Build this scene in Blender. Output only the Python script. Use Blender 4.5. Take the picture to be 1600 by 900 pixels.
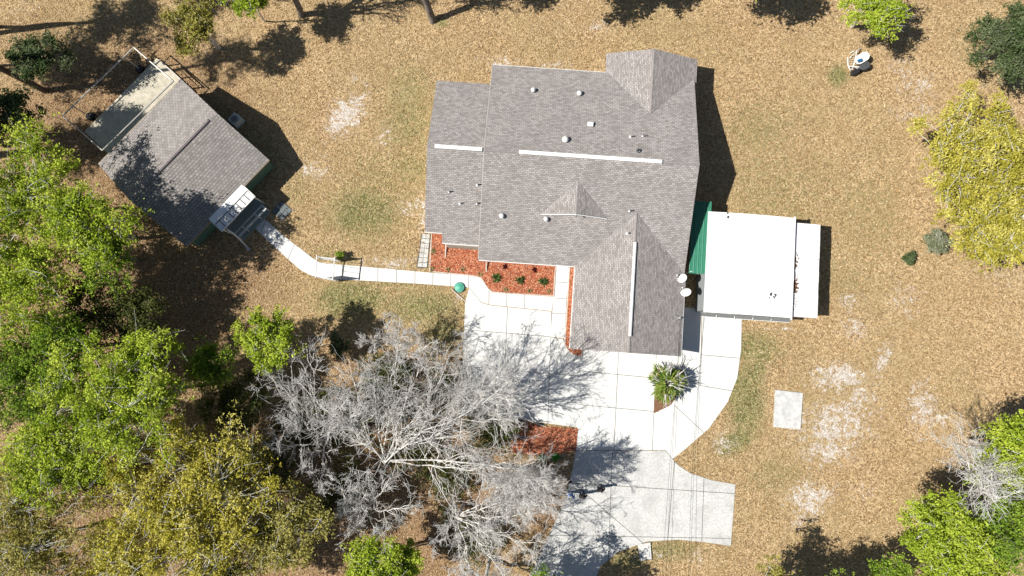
import bpy, bmesh, math, random
import numpy as np
from mathutils import Vector, Matrix

random.seed(7); RNG = np.random.default_rng(11)
for o in list(bpy.data.objects): bpy.data.objects.remove(o)
scene = bpy.context.scene
COL = scene.collection
R = math.radians

# ------------------------------------------------------------------ camera, sky, sun, exposure
FPX, CAMH, TILT = 1067.0, 59.0, R(4.6)
cd = bpy.data.cameras.new('camera'); cam = bpy.data.objects.new('camera', cd); COL.objects.link(cam)
cam.location = (0, 0, CAMH); cam.rotation_euler = (TILT, 0, 0)
cd.sensor_width = 36; cd.lens = 36 * FPX / 1600; cd.clip_start = 0.5; cd.clip_end = 1500
scene.camera = cam
SUN_EL, SHADOW_AZ = R(50), R(8)            # shadows fall towards +x, a little towards +y
w = bpy.data.worlds.new('World'); scene.world = w; w.use_nodes = True
wn = w.node_tree.nodes; wl = w.node_tree.links
sky = wn.new('ShaderNodeTexSky'); sky.sky_type = 'NISHITA'; sky.sun_disc = False
sky.sun_elevation = SUN_EL; sky.sun_rotation = R(-97); sky.air_density = 1.0; sky.dust_density = 0.6
wl.new(sky.outputs['Color'], wn['Background'].inputs['Color']); wn['Background'].inputs['Strength'].default_value = 0.05
sd = bpy.data.lights.new('sun', 'SUN'); sun = bpy.data.objects.new('sun', sd); COL.objects.link(sun)
sd.energy = 5.0; sd.angle = R(0.5); sd.color = (1.0, 0.955, 0.88)
sv = Vector((math.cos(SHADOW_AZ) * math.cos(SUN_EL), math.sin(SHADOW_AZ) * math.cos(SUN_EL), -math.sin(SUN_EL)))
sun.rotation_euler = sv.to_track_quat('-Z', 'Y').to_euler(); sun.location = (-60, 0, 70)
scene.view_settings.view_transform = 'Standard'; scene.view_settings.look = 'None'
scene.view_settings.exposure = 0.5; scene.view_settings.gamma = 1.0
scene.render.engine = 'CYCLES'

# ------------------------------------------------------------------ helpers
def P(px, py, z=0.0):
    """photo pixel (1600x900) -> point on the horizontal plane at height z"""
    a, b = (px - 800) / FPX, -(py - 450) / FPX
    c, s = math.cos(TILT), math.sin(TILT)
    d = (a, c * b + s, s * b - c)
    t = (z - CAMH) / d[2]
    return Vector((d[0] * t, d[1] * t, z))

def tag(o, label=None, cat=None, group=None, kind=None):
    if label: o['label'] = label
    if cat: o['category'] = cat
    if group: o['group'] = group
    if kind: o['kind'] = kind
    return o

def thing(name, loc, label, cat, group=None):
    o = bpy.data.objects.new(name, None); COL.objects.link(o); o.location = loc; o.empty_display_size = 0.3
    return tag(o, label, cat, group)

def base_of(parent):
    v = Vector((0, 0, 0)); q = parent
    while q is not None: v += Vector(q.location); q = q.parent
    return v

def link_mesh(name, me, mat, parent=None):
    o = bpy.data.objects.new(name, me); COL.objects.link(o)
    for m in (mat if isinstance(mat, (list, tuple)) else [mat]): me.materials.append(m)
    if parent is not None: o.parent = parent
    return o

class MB:
    """collects polygons in world space (through an optional transform) and links them as one mesh"""
    def __init__(s, xf=None): s.v = []; s.f = []; s.uv = []; s.xf = xf; s.mi = []
    def _t(s, p): p = Vector(p); return s.xf(p) if s.xf else p
    def poly(s, pts, uv=None, mi=0):
        n = len(s.v); s.v += [s._t(p) for p in pts]; s.f.append(list(range(n, n + len(pts))))
        s.uv.append(uv or [(0, 0)] * len(pts)); s.mi.append(mi)
    def box(s, c, d, rz=0, mi=0):
        cx, cy, cz = c; hx, hy, hz = d[0] / 2, d[1] / 2, d[2] / 2; cr, sr = math.cos(rz), math.sin(rz)
        pt = lambda x, y, z: (cx + x * cr - y * sr, cy + x * sr + y * cr, cz + z)
        v = [pt(x, y, z) for z in (-hz, hz) for x, y in ((-hx, -hy), (hx, -hy), (hx, hy), (-hx, hy))]
        for q in ((3, 2, 1, 0), (4, 5, 6, 7), (0, 1, 5, 4), (1, 2, 6, 5), (2, 3, 7, 6), (3, 0, 4, 7)): s.poly([v[i] for i in q], mi=mi)
    def prism(s, pts, z0, z1, bevel=0.0):
        n = len(pts)
        if bevel:
            c = (sum(p[0] for p in pts) / n, sum(p[1] for p in pts) / n)
            def ins(p):
                d = math.hypot(p[0] - c[0], p[1] - c[1]) or 1; k = max(0, 1 - bevel * 1.4 / d)
                return (c[0] + (p[0] - c[0]) * k, c[1] + (p[1] - c[1]) * k)
            top = [ins(p) for p in pts]
            for i in range(n):
                j = (i + 1) % n
                s.poly([(*pts[i][:2], z1 - bevel), (*pts[j][:2], z1 - bevel), (*top[j], z1), (*top[i], z1)])
            s.poly([(*p, z1) for p in top]); zt = z1 - bevel
        else:
            s.poly([(*p[:2], z1) for p in pts]); zt = z1
        for i in range(n):
            j = (i + 1) % n
            s.poly([(*pts[i][:2], z0), (*pts[j][:2], z0), (*pts[j][:2], zt), (*pts[i][:2], zt)])
    def tube(s, path, rad, n=8, cap=True):
        path = [Vector(p) for p in path]; rings = []
        rad = rad if isinstance(rad, (list, tuple)) else [rad] * len(path)
        for i, p in enumerate(path):
            d = (path[min(i + 1, len(path) - 1)] - path[max(i - 1, 0)]).normalized()
            a = d.cross(Vector((0, 0, 1)));  a = a.normalized() if a.length > 1e-3 else Vector((1, 0, 0)); b = d.cross(a)
            rings.append([p + (a * math.cos(2 * math.pi * k / n) + b * math.sin(2 * math.pi * k / n)) * rad[i] for k in range(n)])
        for i in range(len(rings) - 1):
            for k in range(n):
                l = (k + 1) % n; s.poly([rings[i][k], rings[i][l], rings[i + 1][l], rings[i + 1][k]])
        if cap: s.poly(rings[0]); s.poly(rings[-1][::-1])
    def lathe(s, c, prof, n=16):
        c = Vector(c); rings = [[c + Vector((r * math.cos(2 * math.pi * k / n), r * math.sin(2 * math.pi * k / n), z)) for k in range(n)] for r, z in prof]
        for i in range(len(rings) - 1):
            for k in range(n):
                l = (k + 1) % n; s.poly([rings[i][k], rings[i][l], rings[i + 1][l], rings[i + 1][k]])
        if prof[-1][0] > 1e-4: s.poly(rings[-1])
    def build(s, name, mat, parent=None, smooth=False, fix=True):
        off = base_of(parent) if parent is not None else Vector((0, 0, 0))
        me = bpy.data.meshes.new(name)
        me.from_pydata([tuple(v - off) for v in s.v], [], s.f)
        uvl = me.uv_layers.new(name='UVMap'); k = 0
        flat = [c for u in s.uv for c in u]
        for i, c in enumerate(flat): uvl.data[i].uv = c
        me.polygons.foreach_set('material_index', s.mi)
        bm = bmesh.new(); bm.from_mesh(me); bmesh.ops.remove_doubles(bm, verts=bm.verts, dist=1e-4)
        if fix: bmesh.ops.recalc_face_normals(bm, faces=bm.faces)
        if smooth:
            for f in bm.faces: f.smooth = True
        bm.to_mesh(me); bm.free()
        return link_mesh(name, me, mat, parent)

def np_mesh(name, verts, nper, attr=None, attrname='col'):
    """faces of nper consecutive vertices each"""
    me = bpy.data.meshes.new(name); nv = len(verts); nf = nv // nper
    me.vertices.add(nv); me.vertices.foreach_set('co', np.ascontiguousarray(verts, dtype=np.float32).ravel())
    me.loops.add(nv); me.loops.foreach_set('vertex_index', np.arange(nv, dtype=np.int32))
    me.polygons.add(nf); me.polygons.foreach_set('loop_start', np.arange(0, nv, nper, dtype=np.int32))
    if attr is not None:
        a = me.attributes.new(attrname, 'FLOAT_COLOR', 'POINT'); a.data.foreach_set('color', np.ascontiguousarray(attr, dtype=np.float32).ravel())
    me.update(calc_edges=True); me.validate()
    return me

def tubes_mesh(name, p0, p1, r0, r1, n):
    """vectorised tapered prisms along segments"""
    d = p1 - p0; L = np.linalg.norm(d, axis=1, keepdims=True); d = d / np.maximum(L, 1e-6)
    up = np.tile([0., 0, 1], (len(d), 1)); up[np.abs(d[:, 2]) > 0.95] = [1, 0, 0]
    a = np.cross(d, up); a /= np.linalg.norm(a, axis=1, keepdims=True); b = np.cross(d, a)
    ang = np.arange(n) * 2 * math.pi / n
    ring = a[:, None, :] * np.cos(ang)[None, :, None] + b[:, None, :] * np.sin(ang)[None, :, None]
    q0 = p0[:, None] + ring * r0[:, None, None]; q1 = p1[:, None] + ring * r1[:, None, None]
    verts = np.concatenate([q0, q1], axis=1).reshape(-1, 3); m = len(p0)
    k = np.arange(n); l = (k + 1) % n
    f = np.stack([k, l, l + n, k + n], axis=1)
    idx = (f[None] + (np.arange(m) * 2 * n)[:, None, None]).reshape(-1)
    me = bpy.data.meshes.new(name); me.vertices.add(len(verts)); me.vertices.foreach_set('co', verts.astype(np.float32).ravel())
    me.loops.add(len(idx)); me.loops.foreach_set('vertex_index', idx.astype(np.int32))
    me.polygons.add(len(idx) // 4); me.polygons.foreach_set('loop_start', np.arange(0, len(idx), 4, dtype=np.int32))
    me.polygons.foreach_set('use_smooth', np.ones(len(idx) // 4, dtype=bool))
    me.update(calc_edges=True)
    return me

# ------------------------------------------------------------------ materials
MATS = {}
def mat(name, color, rough=0.8, vary=0.0, scale=3.0, bump=0.0, bscale=20.0, metal=0.0, spec=0.3, color2=None):
    if name in MATS: return MATS[name]
    m = bpy.data.materials.new(name); m.use_nodes = True; nt = m.node_tree; n = nt.nodes; l = nt.links; b = n['Principled BSDF']
    b.inputs['Roughness'].default_value = rough; b.inputs['Metallic'].default_value = metal
    b.inputs['Specular IOR Level'].default_value = spec
    b.inputs['Base Color'].default_value = (*color, 1)
    if vary or color2:
        g = n.new('ShaderNodeNewGeometry'); t = n.new('ShaderNodeTexNoise'); t.inputs['Scale'].default_value = scale; t.inputs['Detail'].default_value = 6; t.inputs['Roughness'].default_value = 0.65
        l.new(g.outputs['Position'], t.inputs['Vector'])
        r = n.new('ShaderNodeValToRGB'); r.color_ramp.elements[0].position = 0.32; r.color_ramp.elements[1].position = 0.68
        c2 = color2 or tuple(c * (1 - vary) for c in color)
        r.color_ramp.elements[0].color = (*c2, 1); r.color_ramp.elements[1].color = (*color, 1)
        l.new(t.outputs['Fac'], r.inputs['Fac']); l.new(r.outputs['Color'], b.inputs['Base Color'])
    if bump:
        g2 = n.new('ShaderNodeNewGeometry'); t2 = n.new('ShaderNodeTexNoise'); t2.inputs['Scale'].default_value = bscale; t2.inputs['Detail'].default_value = 4
        l.new(g2.outputs['Position'], t2.inputs['Vector'])
        bp = n.new('ShaderNodeBump'); bp.inputs['Strength'].default_value = 0.6; bp.inputs['Distance'].default_value = bump
        l.new(t2.outputs['Fac'], bp.inputs['Height']); l.new(bp.outputs['Normal'], b.inputs['Normal'])
    MATS[name] = m; return m

def N(nt, typ, **kw):
    nd = nt.nodes.new(typ)
    for k, v in kw.items():
        if k in nd.inputs: nd.inputs[k].default_value = v
        else: setattr(nd, k, v)
    return nd
def mixc(nt, fac, a, b, mode='MIX'):
    m = nt.nodes.new('ShaderNodeMix'); m.data_type = 'RGBA'; m.blend_type = mode
    for s, v in ((0, fac), (6, a), (7, b)):
        if hasattr(v, 'is_output') or isinstance(v, bpy.types.NodeSocket): nt.links.new(v, m.inputs[s])
        else: m.inputs[s].default_value = v if s == 0 else (*v, 1)
    return m.outputs[2]
def mathn(nt, op, a, b=None, clamp=False):
    m = nt.nodes.new('ShaderNodeMath'); m.operation = op; m.use_clamp = clamp
    for i, v in enumerate((a, b)):
        if v is None: continue
        if isinstance(v, bpy.types.NodeSocket): nt.links.new(v, m.inputs[i])
        else: m.inputs[i].default_value = v
    return m.outputs[0]
def mapr(nt, v, a, b, c=0.0, d=1.0):
    m = nt.nodes.new('ShaderNodeMapRange'); m.inputs[1].default_value = a; m.inputs[2].default_value = b; m.inputs[3].default_value = c; m.inputs[4].default_value = d
    nt.links.new(v, m.inputs[0]); return m.outputs[0]
def noise(nt, pos, scale, detail=5, rough=0.6, dist=0.0):
    t = N(nt, 'ShaderNodeTexNoise', Scale=scale, Detail=detail, Roughness=rough, Distortion=dist); nt.links.new(pos, t.inputs['Vector']); return t.outputs['Fac']

def ground_material():
    m = bpy.data.materials.new('leaf_strewn_ground'); m.use_nodes = True; nt = m.node_tree; b = nt.nodes['Principled BSDF']
    pos = nt.nodes.new('ShaderNodeNewGeometry').outputs['Position']
    at = N(nt, 'ShaderNodeAttribute', attribute_name='paint'); sep = nt.nodes.new('ShaderNodeSeparateColor'); nt.links.new(at.outputs['Color'], sep.inputs[0])
    sand, grass, dirt = sep.outputs[0], sep.outputs[1], sep.outputs[2]
    n1 = noise(nt, pos, 0.35, 6, 0.65); n2 = noise(nt, pos, 2.2, 6, 0.7); n3 = noise(nt, pos, 9.0, 4, 0.7)
    v = N(nt, 'ShaderNodeTexVoronoi', Scale=8.0); nt.links.new(pos, v.inputs['Vector'])
    vs = nt.nodes.new('ShaderNodeSeparateColor'); nt.links.new(v.outputs['Color'], vs.inputs[0])
    litter = mixc(nt, vs.outputs[0], (0.20, 0.12, 0.055), (0.74, 0.54, 0.31))
    litter = mixc(nt, mapr(nt, n2, 0.35, 0.7, 0, 0.35), litter, (0.46, 0.33, 0.185))
    litter = mixc(nt, mapr(nt, n1, 0.42, 0.62, 0, 0.4), litter, (0.36, 0.24, 0.115))
    n0 = noise(nt, pos, 0.11, 4, 0.6); litter = mixc(nt, mapr(nt, n0, 0.40, 0.62, 0, 0.3), litter, (0.36, 0.305, 0.15))
    # green-brown turf
    turf = mixc(nt, vs.outputs[1], (0.06, 0.085, 0.02), (0.38, 0.35, 0.16))
    gm = mathn(nt, 'ADD', grass, mathn(nt, 'MULTIPLY', mathn(nt, 'SUBTRACT', n2, 0.5), 1.1))
    c = mixc(nt, mathn(nt, 'MULTIPLY', mapr(nt, gm, 0.15, 0.65), 0.85), litter, turf)
    # brown forest floor
    dm = mathn(nt, 'ADD', dirt, mathn(nt, 'MULTIPLY', mathn(nt, 'SUBTRACT', n2, 0.5), 0.8))
    floor = mixc(nt, vs.outputs[1], (0.12, 0.06, 0.032), (0.36, 0.23, 0.14))
    c = mixc(nt, mathn(nt, 'MULTIPLY', mapr(nt, dm, 0.3, 0.7), 0.75), c, floor)
    # bare pale sand, ragged
    ns = noise(nt, pos, 0.9, 3, 0.6, 2.2); nf = noise(nt, pos, 3.4, 7, 0.8, 1.4)
    sm = mathn(nt, 'ADD', mathn(nt, 'MULTIPLY', sand, 0.62), mathn(nt, 'ADD', mathn(nt, 'MULTIPLY', mathn(nt, 'SUBTRACT', ns, 0.5), 1.3), mathn(nt, 'MULTIPLY', mathn(nt, 'SUBTRACT', nf, 0.5), 1.9)))
    sandc = mixc(nt, mapr(nt, nf, 0.40, 0.62), (0.40, 0.31, 0.23), (0.80, 0.76, 0.71))
    gate = mapr(nt, sand, 0.03, 0.22)
    c = mixc(nt, mathn(nt, 'MULTIPLY', mathn(nt, 'MULTIPLY', mapr(nt, sm, 0.18, 0.36), gate), 0.45), c, (0.44, 0.345, 0.25))
    c = mixc(nt, mathn(nt, 'MULTIPLY', mapr(nt, sm, 0.36, 0.48), gate), c, sandc)
    nt.links.new(c, b.inputs['Base Color']); b.inputs['Roughness'].default_value = 0.95; b.inputs['Specular IOR Level'].default_value = 0.1
    bp = N(nt, 'ShaderNodeBump', Strength=1.0, Distance=0.12); nt.links.new(mathn(nt, 'ADD', vs.outputs[2], mathn(nt, 'MULTIPLY', n3, 1.0)), bp.inputs['Height'])
    nt.links.new(bp.outputs['Normal'], b.inputs['Normal'])
    return m

def shingle_material(name, ca, cb, cm, tab=0.30, course=0.145, stain=(0.20, 0.185, 0.18), amt=0.45):
    m = bpy.data.materials.new(name); m.use_nodes = True; nt = m.node_tree; b = nt.nodes['Principled BSDF']
    uv = N(nt, 'ShaderNodeUVMap', uv_map='UVMap').outputs[0]; pos = nt.nodes.new('ShaderNodeNewGeometry').outputs['Position']
    br = N(nt, 'ShaderNodeTexBrick', Scale=1.0); br.offset = 0.5; br.inputs['Brick Width'].default_value = tab; br.inputs['Row Height'].default_value = course
    br.inputs['Mortar Size'].default_value = 0.016; br.inputs['Mortar Smooth'].default_value = 0.2; br.inputs['Bias'].default_value = 0.0
    br.inputs['Color1'].default_value = (*ca, 1); br.inputs['Color2'].default_value = (*cb, 1); br.inputs['Mortar'].default_value = (*cm, 1)
    nt.links.new(uv, br.inputs['Vector'])
    n1 = noise(nt, pos, 0.5, 6, 0.65); n2 = noise(nt, pos, 5.0, 4, 0.7); n3 = noise(nt, pos, 25, 3, 0.7)
    c = mixc(nt, mathn(nt, 'MULTIPLY', mapr(nt, n1, 0.42, 0.72), amt), br.outputs['Color'], stain)
    c = mixc(nt, mapr(nt, n2, 0.5, 0.75, 0, 0.25), c, tuple(min(1, x * 1.35) for x in cb))
    c = mixc(nt, mapr(nt, n3, 0.3, 0.7, 0, 0.35), c, cm)
    nt.links.new(c, b.inputs['Base Color']); b.inputs['Roughness'].default_value = 0.95; b.inputs['Specular IOR Level'].default_value = 0.12
    bp = N(nt, 'ShaderNodeBump', Strength=0.5, Distance=0.012); nt.links.new(n3, bp.inputs['Height']); nt.links.new(bp.outputs['Normal'], b.inputs['Normal'])
    return m

def concrete_material(name, c0, c1, dark, amt, scale=0.6):
    m = bpy.data.materials.new(name); m.use_nodes = True; nt = m.node_tree; b = nt.nodes['Principled BSDF']
    pos = nt.nodes.new('ShaderNodeNewGeometry').outputs['Position']; inf = nt.nodes.new('ShaderNodeObjectInfo')
    n1 = noise(nt, pos, scale, 7, 0.7, 0.4); n2 = noise(nt, pos, 6, 5, 0.7); n3 = noise(nt, pos, 30, 3, 0.7)
    c = mixc(nt, mapr(nt, n2, 0.3, 0.7), c0, c1)
    c = mixc(nt, mathn(nt, 'MULTIPLY', mapr(nt, n1, 0.45, 0.75), amt), c, dark)
    c = mixc(nt, mapr(nt, n3, 0.55, 0.8, 0, 0.35), c, dark)
    c = mixc(nt, mathn(nt, 'MULTIPLY', inf.outputs['Random'], 0.16), c, dark)
    nt.links.new(c, b.inputs['Base Color']); b.inputs['Roughness'].default_value = 0.9; b.inputs['Specular IOR Level'].default_value = 0.2
    bp = N(nt, 'ShaderNodeBump', Strength=0.4, Distance=0.01); nt.links.new(n3, bp.inputs['Height']); nt.links.new(bp.outputs['Normal'], b.inputs['Normal'])
    return m

def leaf_material(name, trans=0.35):
    m = bpy.data.materials.new(name); m.use_nodes = True; nt = m.node_tree; n = nt.nodes; n.remove(n['Principled BSDF'])
    at = N(nt, 'ShaderNodeAttribute', attribute_name='col')
    d = n.new('ShaderNodeBsdfDiffuse'); t = n.new('ShaderNodeBsdfTranslucent'); mx = n.new('ShaderNodeMixShader'); mx.inputs[0].default_value = trans
    nt.links.new(at.outputs['Color'], d.inputs['Color']); nt.links.new(at.outputs['Color'], t.inputs['Color'])
    nt.links.new(d.outputs[0], mx.inputs[1]); nt.links.new(t.outputs[0], mx.inputs[2]); nt.links.new(mx.outputs[0], n['Material Output'].inputs['Surface'])
    return m

M_LEAF = leaf_material('spring_leaves', 0.28)
M_DRY = leaf_material('dry_leaves', 0.1)
M_GROUND = ground_material()
M_SHINGLE = shingle_material('grey_shingles', (0.275, 0.25, 0.24), (0.46, 0.43, 0.415), (0.12, 0.108, 0.10))
M_SHEDSH = shingle_material('shed_shingles', (0.27, 0.25, 0.235), (0.40, 0.375, 0.355), (0.06, 0.055, 0.05), tab=0.30, course=0.24, amt=0.35)
M_CONC = concrete_material('pale_concrete', (0.62, 0.62, 0.60), (0.72, 0.72, 0.70), (0.46, 0.46, 0.44), 0.35)
M_OLDCONC = concrete_material('weathered_concrete', (0.40, 0.40, 0.385), (0.70, 0.70, 0.68), (0.30, 0.30, 0.285), 0.7, 0.7)
M_JOINT = mat('joint_soil', (0.11, 0.10, 0.085), 0.95, 0.4, 6)
M_WHITE = mat('white_paint', (0.76, 0.76, 0.74), 0.5, 0.12, 4)
M_MEMBRANE = mat('white_roof_coating', (0.80, 0.80, 0.79), 0.6, 0.05, 1.5)
M_LEANTO = mat('stained_white_sheet', (0.76, 0.75, 0.74), 0.55, 0.16, 2.5)
M_CREAM = mat('cream_siding', (0.55, 0.52, 0.45), 0.8, 0.1, 3)
M_SHEDWALL = mat('green_siding', (0.105, 0.20, 0.155), 0.75, 0.15, 3)
M_GREENMETAL = mat('green_metal_roof', (0.035, 0.20, 0.125), 0.4, 0.15, 3, spec=0.5)
M_STEEL = mat('galvanised_steel', (0.55, 0.56, 0.57), 0.35, 0.25, 4, metal=0.6)
M_TUBE = mat('pale_tube', (0.52, 0.50, 0.46), 0.4, 0.2, 5, metal=0.3)
M_BLACK = mat('black_plastic', (0.018, 0.018, 0.02), 0.5)
M_DARK = mat('dark_grey', (0.06, 0.065, 0.07), 0.5, 0.2, 6)
M_RUST = mat('rust_brown', (0.13, 0.055, 0.03), 0.9, 0.5, 8)
M_GLASS = mat('window_glass', (0.03, 0.04, 0.05), 0.08, spec=0.6)
M_MULCH = mat('red_mulch', (0.46, 0.15, 0.075), 0.95, 0.0, 14, 0.05, 14, color2=(0.22, 0.055, 0.025))
M_BRICKRED = mat('red_edging', (0.33, 0.13, 0.08), 0.9, 0.3, 8)
M_EDGE = mat('pale_edging', (0.58, 0.52, 0.46), 0.8, 0.2, 6)
M_BARK = mat('grey_bark', (0.25, 0.22, 0.19), 0.95, 0.5, 6, 0.02, 12)
M_PALEBARK = mat('pale_lichen_bark', (0.74, 0.72, 0.68), 0.9, 0.35, 3)
M_PALETWIG = mat('pale_grey_twigs', (0.73, 0.715, 0.685), 0.95, 0.3, 2)
M_PINEBARK = mat('pine_bark', (0.16, 0.12, 0.095), 0.95, 0.5, 5, 0.03, 10)
M_DECK = mat('weathered_deck_boards', (0.62, 0.57, 0.46), 0.9, 0.35, 2.5)
M_LID = mat('green_plastic_lid', (0.10, 0.42, 0.30), 0.5, 0.3, 6)
M_SOIL = mat('planter_soil', (0.24, 0.13, 0.075), 0.95, 0.5, 6, 0.04, 12)
M_BLUE = mat('blue_plastic', (0.02, 0.12, 0.26), 0.4)
M_WINDOWFRAME = mat('window_frame', (0.7, 0.7, 0.68), 0.5)
M_SLABOLD = mat('stained_slab', (0.62, 0.62, 0.60), 0.9, 0.38, 2.2, 0.005, 20)
M_CABLE = mat('cable_black', (0.02, 0.02, 0.02), 0.6)

# ------------------------------------------------------------------ ground sheet with painted patches of sand, turf, forest floor
def blob_field(X, Y, blobs):
    out = np.zeros_like(X)
    for px, py, rx, ry, ang, s in blobs:
        c = P(px, py); k = 18.1; a = math.radians(-ang)
        dx, dy = X - c.x, Y - c.y
        u = (dx * math.cos(a) + dy * math.sin(a)) / (rx / k); v = (-dx * math.sin(a) + dy * math.cos(a)) / (ry / k)
        out = np.maximum(out, s * np.exp(-(u * u + v * v)))
    return out
SAND = [(540,180,26,42,35,.95),(560,125,28,14,0,.5),(600,212,16,16,0,.6),(490,268,28,14,20,.6),(500,250,14,10,0,.4),(528,190,14,24,30,.9),(785,96,40,10,4,.55),(870,102,35,8,4,.55),(935,42,22,12,0,.6),
        (640,320,20,30,80,.45),(605,410,70,8,5,.65),(660,330,10,40,5,.6),(1310,590,50,24,0,.85),(1345,620,30,18,0,.75),(1305,665,70,42,-10,.75),(1290,705,40,24,0,.75),(1380,560,14,26,25,.75),(1440,640,22,40,10,.75),(1470,655,30,18,0,.6),
        (1330,470,18,14,0,.8),(1335,510,20,22,0,.6),(1265,780,38,26,0,.8),(1245,815,20,16,0,.6),(1430,130,40,28,30,.5),(1410,100,26,18,0,.45),(1425,175,40,16,0,.55),(1130,690,20,18,0,.6),(1420,470,40,30,30,.38),(1290,770,14,10,0,.8),
        (1480,800,18,8,0,.6),(1440,600,16,10,0,.55),(1230,515,40,6,4,.5),(1570,430,40,24,0,.35),(1020,868,36,8,0,.4),(1090,870,16,16,0,.4),(40,10,26,14,0,.3),(715,470,10,30,0,.35),(1350,770,24,18,0,.35)]
GRASS = [(600,300,100,100,0,.42),(640,150,50,70,0,.45),(520,400,50,20,20,.4),(570,330,70,50,0,.75),(545,340,26,26,0,.9),(640,190,60,80,10,.5),(640,260,60,40,0,.5),(550,470,60,34,0,.95),(530,460,30,20,0,1.0),(660,480,70,30,0,.75),(690,520,40,36,0,.7),(620,440,60,14,5,.5),(1165,625,30,60,0,.95),(1180,545,50,34,0,.7),(1180,580,22,26,0,.8),(1310,118,16,18,0,1.0),
         (1230,300,130,110,0,.36),(1190,200,90,70,0,.38),(1350,330,110,120,0,.3),(1300,430,90,60,0,.3),(1150,690,40,20,-30,.8),(1040,860,60,20,0,.6),(980,875,40,20,0,.6),(1000,40,140,30,0,.1),(470,300,60,50,0,.3),(1210,740,60,40,0,.35),(690,35,14,8,0,.8)]
DIRT = [(200,200,260,200,0,.85),(150,500,300,200,0,1.0),(250,800,340,200,0,1.0),(600,760,240,220,0,1.0),(330,440,150,90,0,.8),(850,780,60,100,0,.8),(720,570,60,60,0,.5),(1500,760,120,90,0,.5),(1300,860,160,40,0,.4),(60,60,140,90,0,.5),(560,60,120,50,0,.35),(860,20,100,40,0,.3),(1350,720,80,80,0,.35)]
gx = np.concatenate([np.linspace(-300, -52, 12)[:-1], np.arange(-52, 52.01, 0.4), np.linspace(52, 300, 12)[1:]])
gy = np.concatenate([np.linspace(-300, -26, 12)[:-1], np.arange(-26, 36.01, 0.4), np.linspace(36, 300, 12)[1:]])
GX, GY = np.meshgrid(gx, gy); nxg, nyg = len(gx), len(gy)
GZ = 0.02 * np.sin(GX * 0.9) * np.cos(GY * 0.7) - 0.035
me = bpy.data.meshes.new('ground'); me.vertices.add(nxg * nyg)
me.vertices.foreach_set('co', np.stack([GX, GY, GZ], -1).astype(np.float32).ravel())
ii = np.arange(nxg * nyg).reshape(nyg, nxg); q = np.stack([ii[:-1, :-1], ii[:-1, 1:], ii[1:, 1:], ii[1:, :-1]], -1).reshape(-1)
me.loops.add(len(q)); me.loops.foreach_set('vertex_index', q.astype(np.int32)); me.polygons.add(len(q) // 4); me.polygons.foreach_set('loop_start', np.arange(0, len(q), 4, dtype=np.int32))
pa = me.attributes.new('paint', 'FLOAT_COLOR', 'POINT')
pa.data.foreach_set('color', np.stack([blob_field(GX, GY, SAND), blob_field(GX, GY, GRASS), blob_field(GX, GY, DIRT), np.ones_like(GX)], -1).astype(np.float32).ravel())
me.polygons.foreach_set('use_smooth', np.ones(len(q) // 4, dtype=bool)); me.update(calc_edges=True)
tag(link_mesh('ground', me, M_GROUND), 'sandy ground strewn with tan leaf litter, patchy turf and bare pale sand', kind='structure')

# ------------------------------------------------------------------ polygons in plan
def W(pts, z=0.0): return [tuple(P(x, y, z).xy) for x, y in pts]
def clip(poly, a, b, keep=1, off=0.0):
    """half-plane clip of a plan polygon by the line a-b; keep=1 keeps the left side"""
    nx, ny = -(b[1] - a[1]), b[0] - a[0]; L = math.hypot(nx, ny); nx, ny = nx / L * keep, ny / L * keep
    d = lambda p: (p[0] - a[0]) * nx + (p[1] - a[1]) * ny - off
    out = []
    for i in range(len(poly)):
        p, q = poly[i], poly[(i + 1) % len(poly)]; dp, dq = d(p), d(q)
        if dp >= 0: out.append(p)
        if dp * dq < 0: t = dp / (dp - dq); out.append((p[0] + (q[0] - p[0]) * t, p[1] + (q[1] - p[1]) * t))
    return out
def area(p): return abs(sum(p[i][0] * p[(i + 1) % len(p)][1] - p[(i + 1) % len(p)][0] * p[i][1] for i in range(len(p)))) / 2
def inside(poly, X, Y):
    r = np.zeros(np.shape(X), bool); n = len(poly)
    for i in range(n):
        (x0, y0), (x1, y1) = poly[i], poly[(i + 1) % n]
        c = ((y0 > Y) != (y1 > Y)) & (X < (x1 - x0) * (Y - y0) / ((y1 - y0) or 1e-9) + x0); r ^= c
    return r
def cut(polys, line, gap=0.022):
    a, b = W(line); out = []
    for p in polys:
        l, r = clip(p, a, b, 1, gap), clip(p, a, b, -1, gap)
        out += [q for q in (l, r) if len(q) > 2 and area(q) > 0.08]
    return out
def shrink(p, d=0.0):
    return p
PAVED = []
def paved(name, label, outline, cuts, material, z1, zb):
    """a setting sheet (the dark joint bed) with each cast slab as a child"""
    poly = W(outline); PAVED.append(poly)
    m = MB(); m.prism(poly, -0.2, zb); o = m.build(name, M_JOINT); tag(o, label, kind='structure')
    parts = [poly]
    for c in cuts: parts = cut(parts, c)
    for p in parts:
        s = MB(); s.prism(p, -0.15, z1 + random.uniform(-.004, .004)); s.build('slab', material, o)
    return o

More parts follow.
